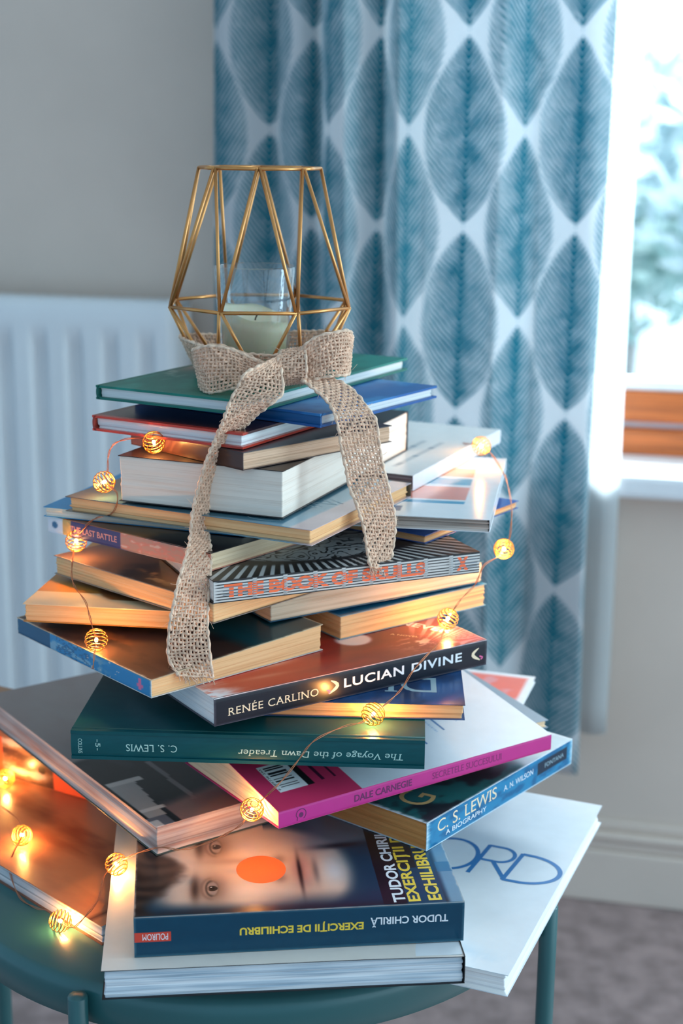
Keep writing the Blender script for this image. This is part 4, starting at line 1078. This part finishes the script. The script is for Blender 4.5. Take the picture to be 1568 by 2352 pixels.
book('B13', 'paperback_book', 'black book with engraved cover and exposed sewn spine in orange capitals', 'front', pages='white', top=art_engraving, topres=(300, 200), side=art_sewn_spine, sideres=(330, 40), smarks=skull_marks(), gloss=(0.4, 0.2), rough=0.0002, edge=I_black)
book('B14', 'paperback_book', 'purple and orange spined paperback at the left, its spine behind the globe', 'front', pages='cream', top=art_battle_top, topres=(90, 70), side=art_battle_spine, sideres=(130, 18), gloss=(0.3, 0.35), rough=0.0002,
     smarks=[T('THE LAST BATTLE', 0.046, 0.0060, 0.046, 0.0044, INK('peach', (226, 150, 140)), 0, 0.02)])
book('B19', 'paperback_book', 'thin blue-topped paperback poking out at the far right behind the striped white book', 'back', pages='tan', top=flat((40, 90, 170)))
book('B15', 'paperback_book', 'thin white-edged book with a cyan cover corner, beneath the slate-covered book at the left', 'back', pages='white', top=flat((30, 140, 196)), topres=(20, 20), pmat=page_mat('page_ivory', rgb(240, 230, 214), rgb(216, 204, 186), 1.0, .6))
book('B17', 'paperback_book', 'white paperback with coral and blue stripes on its cover at the right', 'right', pages='grey', top=art_stripes, topres=(110, 150), side=flat((236, 240, 244)), gloss=(0.15, 0.6), rough=0.0004)
book('B16', 'paperback_book', 'slate blue paperback with tan page edges, supporting the thick white-paged book', 'back', pages='tan', top=art_slate, topres=(120, 90), gloss=(0.12, 0.7), rough=0.0005, layers=9,
     marks=[T('NNNI', 0.155, 0.055, 0.050, 0.016, I_silver, 60, -0.02), STROKE(ring_pts(0.148, 0.012, 0.012, 0.004, 0, 360, 24), 0.0006, I_silver)])
book('B18', 'paperback_book', 'cream-covered paperback with printed lines at the back right, a globe on its far corner', 'right', pages='dusk', top=art_listed, topres=(80, 100), side=flat((226, 226, 232)), gloss=(0.3, 0.3))
book('B20', 'hardback_book', 'very thick black-covered book with broad pale page edges, below the brown-edged paperback', 'back', pages='cream', top=flat((40, 36, 38)), topres=(30, 30), pmat=page_mat('page_ream', rgb(236, 222, 208), rgb(226, 208, 192), 1.0, .7), rough=0.00014, layers=14, gloss=(0.4, 0.3))
book('B21', 'paperback_book', 'brown-edged paperback lying between the thick book and the red hardback', 'left', pages='cream', top=flat((46, 40, 44)), side=flat((70, 44, 36)), rough=0.0002, pmat=page_mat('page_fawn', rgb(222, 182, 152), rgb(186, 146, 116), 1.0, .7),
     )
book('B22', 'hardback_book', 'thin red-edged hardback with a dark cover, third from the top', 'left', True, pages='white', top=art_dusk_cover, topres=(80, 60), side=flat((140, 56, 44)), back=flat((188, 60, 44)), board=0.0016, over=0.0025, gloss=(0.25, 0.3), layers=6)
book('B23', 'hardback_book', 'thin glossy blue hardback under the green one, its corner to the right', 'front', True, pages='white', top=art_sea_cover, topres=(80, 60), side=flat((20, 84, 140)), back=flat((20, 84, 150)), board=0.0016, over=0.0025, gloss=(0.4, 0.1), layers=6)
book('B24', 'hardback_book', 'thin glossy green hardback on the very top of the stack beneath the wire lantern', 'left', True, pages='white', top=art_green_cover, topres=(90, 110), side=flat((16, 92, 82)), back=flat((16, 104, 92)), board=0.0016, over=0.0025, gloss=(0.4, 0.1), layers=6)

# ------------------------------------------------------------------ lantern and candle
LC = Vector((-0.058, 1.0375, 0.8698))
gold = mat('gold_wire', rgb(212, 152, 92), 0.32, 0.08, 60, metallic=0.85)
lan = empty('candle_lantern', LC)
tag(lan, 'open gold wire geometric lantern with burlap bow, standing on top of the book stack', 'lantern')
r_b, r_m, r_t = 0.0416, 0.066, 0.0416
z_b, z_m, z_t = 0.0012, 0.0498, 0.1421
ang0 = R(2.0)
ring8 = lambda r, z, off: [Vector((r*math.cos(ang0 + R(45*k+off)), r*math.sin(ang0 + R(45*k+off)), z)) for k in range(8)]
vb, vm, vt = ring8(r_b, z_b, 0), ring8(r_m, z_m, 22.5), ring8(r_t, z_t, 0)
wr = 0.00125
def rod_ring(name, P):
    m = MB()
    for k in range(8): m.tube([P[k], P[(k+1) % 8]], wr, 8)
    m.build(name, gold, lan, True)
rod_ring('top_ring', vt); rod_ring('middle_ring', vm); rod_ring('bottom_ring', vb)
for k in range(8):
    for (a, b, nm) in ((vt[k], vm[k], 'upper_strut'), (vt[k], vm[(k-1) % 8], 'upper_strut'), (vm[k], vb[k], 'lower_strut'), (vm[(k-1) % 8], vb[k], 'lower_strut')):
        # struts meet side by side at the joints
        t = Vector((0, 0, 1)).cross(a).normalized() * 0.0009 * (1 if a is not None and (b - a).dot(Vector((0, 0, 1)).cross(a)) > 0 else -1)
        m = MB(); m.tube([a + t, b - t*0.6], wr*0.95, 8); m.build(nm, gold, lan, True)

can = empty('candle_glass', LC + Vector((-0.004, 0.0, 0.0006)))
tag(can, 'clear glass tumbler with a half-burnt cream candle inside the wire lantern', 'candle')
gm, t, p, out = new_mat('clear_glass'); t.nodes.remove(p)
tr = t.nodes.new('ShaderNodeBsdfTransparent'); tr.inputs[0].default_value = (0.91, 0.955, 0.975, 1)
gs = t.nodes.new('ShaderNodeBsdfGlossy'); gs.inputs['Roughness'].default_value = 0.03
lw = t.nodes.new('ShaderNodeLayerWeight'); lw.inputs[0].default_value = 0.5
fp = t.nodes.new('ShaderNodeMath'); fp.operation = 'POWER'; fp.inputs[1].default_value = 3.0; t.links.new(lw.outputs['Facing'], fp.inputs[0])
fm = t.nodes.new('ShaderNodeMath'); fm.operation = 'MULTIPLY_ADD'; fm.inputs[1].default_value = 0.5; fm.inputs[2].default_value = 0.08; t.links.new(fp.outputs[0], fm.inputs[0])
nzz = t.nodes.new('ShaderNodeTexNoise'); nzz.inputs['Scale'].default_value = 40
bpp = t.nodes.new('ShaderNodeBump'); bpp.inputs['Strength'].default_value = 0.05; t.links.new(nzz.outputs['Fac'], bpp.inputs['Height']); t.links.new(bpp.outputs[0], gs.inputs['Normal'])
mxs = t.nodes.new('ShaderNodeMixShader'); t.links.new(fm.outputs[0], mxs.inputs[0]); t.links.new(tr.outputs[0], mxs.inputs[1]); t.links.new(gs.outputs[0], mxs.inputs[2]); t.links.new(mxs.outputs[0], out.inputs[0])
m = MB()
H_ = 0.0755
prof = [(0.0, 0.0), (0.021, 0.0), (0.0228, 0.0015), (0.0285, H_-0.001), (0.0280, H_), (0.0271, H_-0.001), (0.0214, 0.0042), (0.0, 0.0042)]
m.lathe(prof, 48); m.build('tumbler', gm, can, True)
wx, t, p, out = new_mat('candle_wax')
tcn = t.nodes.new('ShaderNodeTexCoord'); sx = t.nodes.new('ShaderNodeSeparateXYZ'); t.links.new(tcn.outputs['Object'], sx.inputs[0])
nzz = t.nodes.new('ShaderNodeTexNoise'); nzz.inputs['Scale'].default_value = 60; t.links.new(tcn.outputs['Object'], nzz.inputs['Vector'])
crr = t.nodes.new('ShaderNodeValToRGB'); crr.color_ramp.elements[0].position = 0.3; crr.color_ramp.elements[0].color = (*rgb(255, 204, 104), 1); crr.color_ramp.elements[1].position = 0.7; crr.color_ramp.elements[1].color = (*rgb(255, 232, 196), 1)
addn = t.nodes.new('ShaderNodeMath'); addn.operation = 'MULTIPLY_ADD'; addn.inputs[1].default_value = 12; t.links.new(sx.outputs['Z'], addn.inputs[0]); t.links.new(nzz.outputs['Fac'], addn.inputs[2])
t.links.new(addn.outputs[0], crr.inputs[0]); t.links.new(crr.outputs[0], p.inputs['Base Color']); setp(p, Roughness=0.5, Subsurface_Weight=0.4, Subsurface_Scale=0.01)
V = []; F = []; n = 40
def wr_(z): return 0.0211 + (0.0269-0.0211)*(z-0.0044)/(H_-0.0054)
rings = []
for f in (0.0, 0.25, 0.5, 0.75, 1.0):
    ring_ = []
    for k in range(n):
        a = 2*math.pi*k/n
        zt_ = 0.043 + 0.005*math.cos(a-2.6) + 0.0008*math.sin(5*a)
        z = 0.0046 + (zt_-0.0046)*f
        rr = wr_(z) - 0.0003
        ring_.append(len(V)); V.append((rr*math.cos(a), rr*math.sin(a), z))
    rings.append(ring_)
for f in (0.92, 0.7, 0.3):
    ring_ = []
    for k in range(n):
        a = 2*math.pi*k/n
        z = 0.039 + 0.005*math.cos(a-2.6)*f + 0.003*f
        ring_.append(len(V)); V.append((wr_(z)*f*math.cos(a), wr_(z)*f*math.sin(a), z - 0.003*(1-f)))
    rings.append(ring_)
for a_, b_ in zip(rings[:-1], rings[1:]):
    for k in range(n): F.append((a_[k], a_[(k+1) % n], b_[(k+1) % n], b_[k]))
F.append(tuple(rings[0])[::-1]); F.append(tuple(rings[-1]))
link('wax', mesh('wax', V, F, True), wx, can)
m = MB(); m.tube([(0, 0, 0.035), (0.0005, 0, 0.039), (0.002, 0, 0.042)], 0.0006, 6); m.build('wick', mat('wick', rgb(40, 34, 30), 0.9), can, True)

# ------------------------------------------------------------------ burlap bow, woven thread by thread
jute = mat('jute_thread', rgb(232, 192, 164), 0.95, 0.2, 260, 0.5, 1800)
jute2 = mat('jute_edge', rgb(238, 204, 178), 0.95, 0.2, 260, 0.5, 1800)
rnd = random.Random(11)
def woven(name, S, parent, pitch=0.0025, closed=False, fray=False, nsub=10, warp=None):
    """plain-weave ribbon between two edge lines"""
    A = catmull([s[0] for s in S], nsub); B = catmull([s[1] for s in S], nsub)
    A = [Vector(a) for a in A]; B = [Vector(b) for b in B]
    mid = [(a+b)/2 for a, b in zip(A, B)]
    L = [0.0]
    for i in range(1, len(mid)): L.append(L[-1] + (mid[i]-mid[i-1]).length)
    tot = L[-1]; width = max((a-b).length for a, b in zip(A, B))
    def at(s, t):
        s = min(max(s, 0), tot)
        lo = 0
        hi = len(L)-1
        while hi - lo > 1:
            q = (lo+hi)//2
            if L[q] <= s: lo = q
            else: hi = q
        f = (s-L[lo])/max(L[hi]-L[lo], 1e-9)
        a = A[lo].lerp(A[hi], f); b = B[lo].lerp(B[hi], f)
        tang = mid[hi]-mid[lo]
        nn = (b-a).cross(tang)
        nn = nn.normalized() if nn.length > 1e-12 else Vector((0, -1, 0))
        return a.lerp(b, t), nn
    nw = warp or max(6, int(round(width/pitch)))
    nf = max(6, int(round(tot/pitch)))
    mb = MB(); h = 0.00046
    jit = [[rnd.uniform(-0.25, 0.25) for _ in range(nf+1)] for _ in range(nw+1)]
    for i in range(nw+1):
        P = []; rr = []
        for k in range(nf*3+1):
            s = tot*k/(nf*3)
            t = i/nw + 0.10/nw*math.sin(k*0.23+i)
            c, nn = at(s, min(max(t, 0), 1))
            P.append(c + nn*h*math.sin(math.pi*k/3.0 + math.pi*i)); rr.append((0.00078 if 0 < i < nw else 0.00110)*(1+0.25*math.sin(k*0.7+i*2.1)))
        mb.tube(P, rr, 5, 1 if i in (0, nw) else 0)
    for k in range(nf+1):
        s0 = tot*(k/nf)
        P = []; rr = []
        for i in range(nw*2+1):
            t = i/(nw*2.0)
            c, nn = at(s0 + pitch*0.18*math.sin(i*0.5+k*1.3), t)
            P.append(c - nn*h*math.sin(math.pi*i/2.0 + math.pi*k + math.pi/2)); rr.append(0.00080*(1+0.25*math.sin(i*1.1+k*1.7)))
        mb.tube(P, rr, 5, 0)
    if fray:
        for q in range(26):
            t = rnd.random(); c, nn = at(tot, t); d = mid[-1]-mid[-3]; d = d.normalized()
            l = rnd.uniform(0.002, 0.006)
            mb.tube([c, c + d*l*0.5 + nn*rnd.uniform(-.001, .001), c + d*l + nn*rnd.uniform(-.002, .002) + (B[-1]-A[-1])*rnd.uniform(-.05, .05)], 0.0003, 4, 0)
    for q in range(int(tot/0.004)):
        s = rnd.random()*tot; t = rnd.choice([0.0, 1.0, rnd.random()]); c, nn = at(s, t)
        side = (A[0]-B[0]).normalized()*(1 if t < .5 else -1)
        d = (side*rnd.uniform(0.2, 1) + nn*rnd.uniform(-1, 1)*0.6 + Vector((0, 0, rnd.uniform(-1, 1)))).normalized()
        l = rnd.uniform(0.002, 0.007)
        mb.tube([c, c + d*l*0.5, c + d*l + Vector((0, 0, rnd.uniform(-.002, .002)))], 0.00012, 3, 1)
    return mb.build(name, [jute, jute2], parent, True)
bow = empty('burlap_bow', (0, 0, 0))
tag(bow, 'natural burlap ribbon bow with two long tails tied round the foot of the wire lantern', 'ribbon')
band = []
for k in range(25):
    a = R(-60 + 360*k/24)
    zl = 0.0035 + 0.003*math.sin(a*2+1); zh = zl + 0.021
    rl, rh = r_b + 0.0045, r_b + 0.0145
    band.append(((LC.x+rl*math.cos(a), LC.y+rl*math.sin(a), LC.z+zl), (LC.x+rh*math.cos(a), LC.y+rh*math.sin(a), LC.z+zh)))
woven('wrap_band', band, bow, nsub=4)
woven('bow_loop', LOOP_LEFT, bow)
woven('bow_loop', LOOP_RIGHT, bow)
woven('ribbon_tail', TAIL_LEFT, bow, fray=True)
woven('ribbon_tail', TAIL_RIGHT, bow, fray=True)
woven('knot', KNOT, bow, pitch=0.0023)

# ------------------------------------------------------------------ string of lights
copper = mat('copper_wire', rgb(196, 128, 92), 0.35, 0.08, 80, metallic=0.8)
cage_m = mat('gold_cage', rgb(214, 150, 76), 0.32, 0.05, 80, metallic=0.8)
led, t, p, out = new_mat('led_glow'); t.nodes.remove(p)
em = t.nodes.new('ShaderNodeEmission'); em.inputs[0].default_value = (1.0, 0.62, 0.22, 1); em.inputs[1].default_value = 90
t.links.new(em.outputs[0], out.inputs[0])
sl = empty('string_lights', GLOBES[0])
tag(sl, 'copper wire string of warm spiral-caged globe lights draped over the books', 'string lights')
org = Vector(GLOBES[0])
m = MB(); cw = catmull(WIRE, 6)
P1 = []; P2 = []
for k, q in enumerate(cw):
    q = Vector(q) - org; a = k*0.45
    o = Vector((math.cos(a), 0.4*math.sin(a), math.sin(a)))*0.00042
    P1.append(q+o); P2.append(q-o)
m.tube(P1, 0.00027, 6); m.tube(P2, 0.00027, 6)
m.build('wire', copper, sl, True)
def cage_mesh():
    mb = MB(); P = []; turns = 8; N = turns*22; rad = 0.0073
    for k in range(N+1):
        f = k/N; th = math.pi*(0.07 + 0.86*f); a = 2*math.pi*turns*f
        P.append((rad*math.sin(th)*math.cos(a), rad*math.sin(th)*math.sin(a), rad*math.cos(th)))
    mb.tube(P, 0.00034, 6)
    return mesh('cage', mb.V, mb.F, True)
def led_mesh():
    mb = MB(); mb.lathe([(0.0, -0.0016), (0.0007, -0.0013), (0.0011, -0.0006), (0.0012, 0.0), (0.0011, 0.0006), (0.0007, 0.0013), (0.0, 0.0016)], 12)
    return mesh('led', mb.V, mb.F, True)
cme, lme = cage_mesh(), led_mesh()
cme.materials.append(cage_m); lme.materials.append(led)
tilts = [(0.1, 0.1), (0.15, -0.2), (1.2, 0.5), (0.9, 0.3), (1.0, -0.6), (0.6, 0.5), (0.35, 0.3), (0.5, 1.0), (-0.3, -0.5), (1.0, 0.6), (1.1, 0.5), (1.2, 0.2), (0.9, 0.2)]
for k, g in enumerate(GLOBES):
    cg = bpy.data.objects.new('globe', cme); COL.objects.link(cg); cg.parent = sl
    cg.location = Vector(g) - org; cg.rotation_euler = (tilts[k][0], tilts[k][1], k*1.1)
    ld = bpy.data.objects.new('led', lme); COL.objects.link(ld); ld.parent = cg
    d = bpy.data.lights.new('led_light', 'POINT'); d.energy = LED_W; d.color = (1.0, 0.42, 0.105); d.shadow_soft_size = 0.0017
    lo_ = bpy.data.objects.new('led_light', d); COL.objects.link(lo_); lo_.parent = cg; lo_.location = (0, 0, 0)
    ld.visible_shadow = True
# ------------------------------------------------------------------ outside the window: trees
leafm = [mat('leaf_pale', rgb(190, 216, 212), 0.8, 0.15), mat('leaf_overexposed', rgb(206, 226, 230), 0.8, 0.12)]  # overexposed daylight is put into these pale leaf colours
bark = mat('bark', rgb(180, 176, 172), 0.9, 0.2)
def garden_tree(u, n, h, r, seed, label):
    rs = random.Random(seed); base_ = wp(u, n, -0.9)
    root = empty('garden_tree', base_); tag(root, label, 'tree', 'trees outside the window')
    mb = MB(); mb.tube([(0, 0, 0), (0.05, 0, h*0.5), (0, 0.05, h)], [0.09, 0.07, 0.03], 8); mb.build('trunk', bark, root, True)
    mb = MB()
    for q in range(1500):
        d = Vector((rs.gauss(0, 1), rs.gauss(0, 1), rs.gauss(0, 0.8))).normalized()*r*rs.uniform(0.45, 1.0)
        c = Vector((0, 0, h)) + d; a = Vector((rs.uniform(-1, 1), rs.uniform(-1, 1), rs.uniform(-1, 1))).normalized(); b = a.orthogonal().normalized()
        s = rs.uniform(0.06, 0.13)
        mb.add([c-a*s, c+b*s*0.5, c+a*s, c-b*s*0.5], [(0, 1, 2, 3)], 0)
    mb.build('foliage', leafm[seed % 2], root)
garden_tree(0.55, -5.5, 2.1, 0.95, 1, 'nearer pale leafy tree beyond the window glass')
garden_tree(-0.35, -7.0, 1.6, 0.8, 2, 'overexposed pale tree further out beyond the window glass')
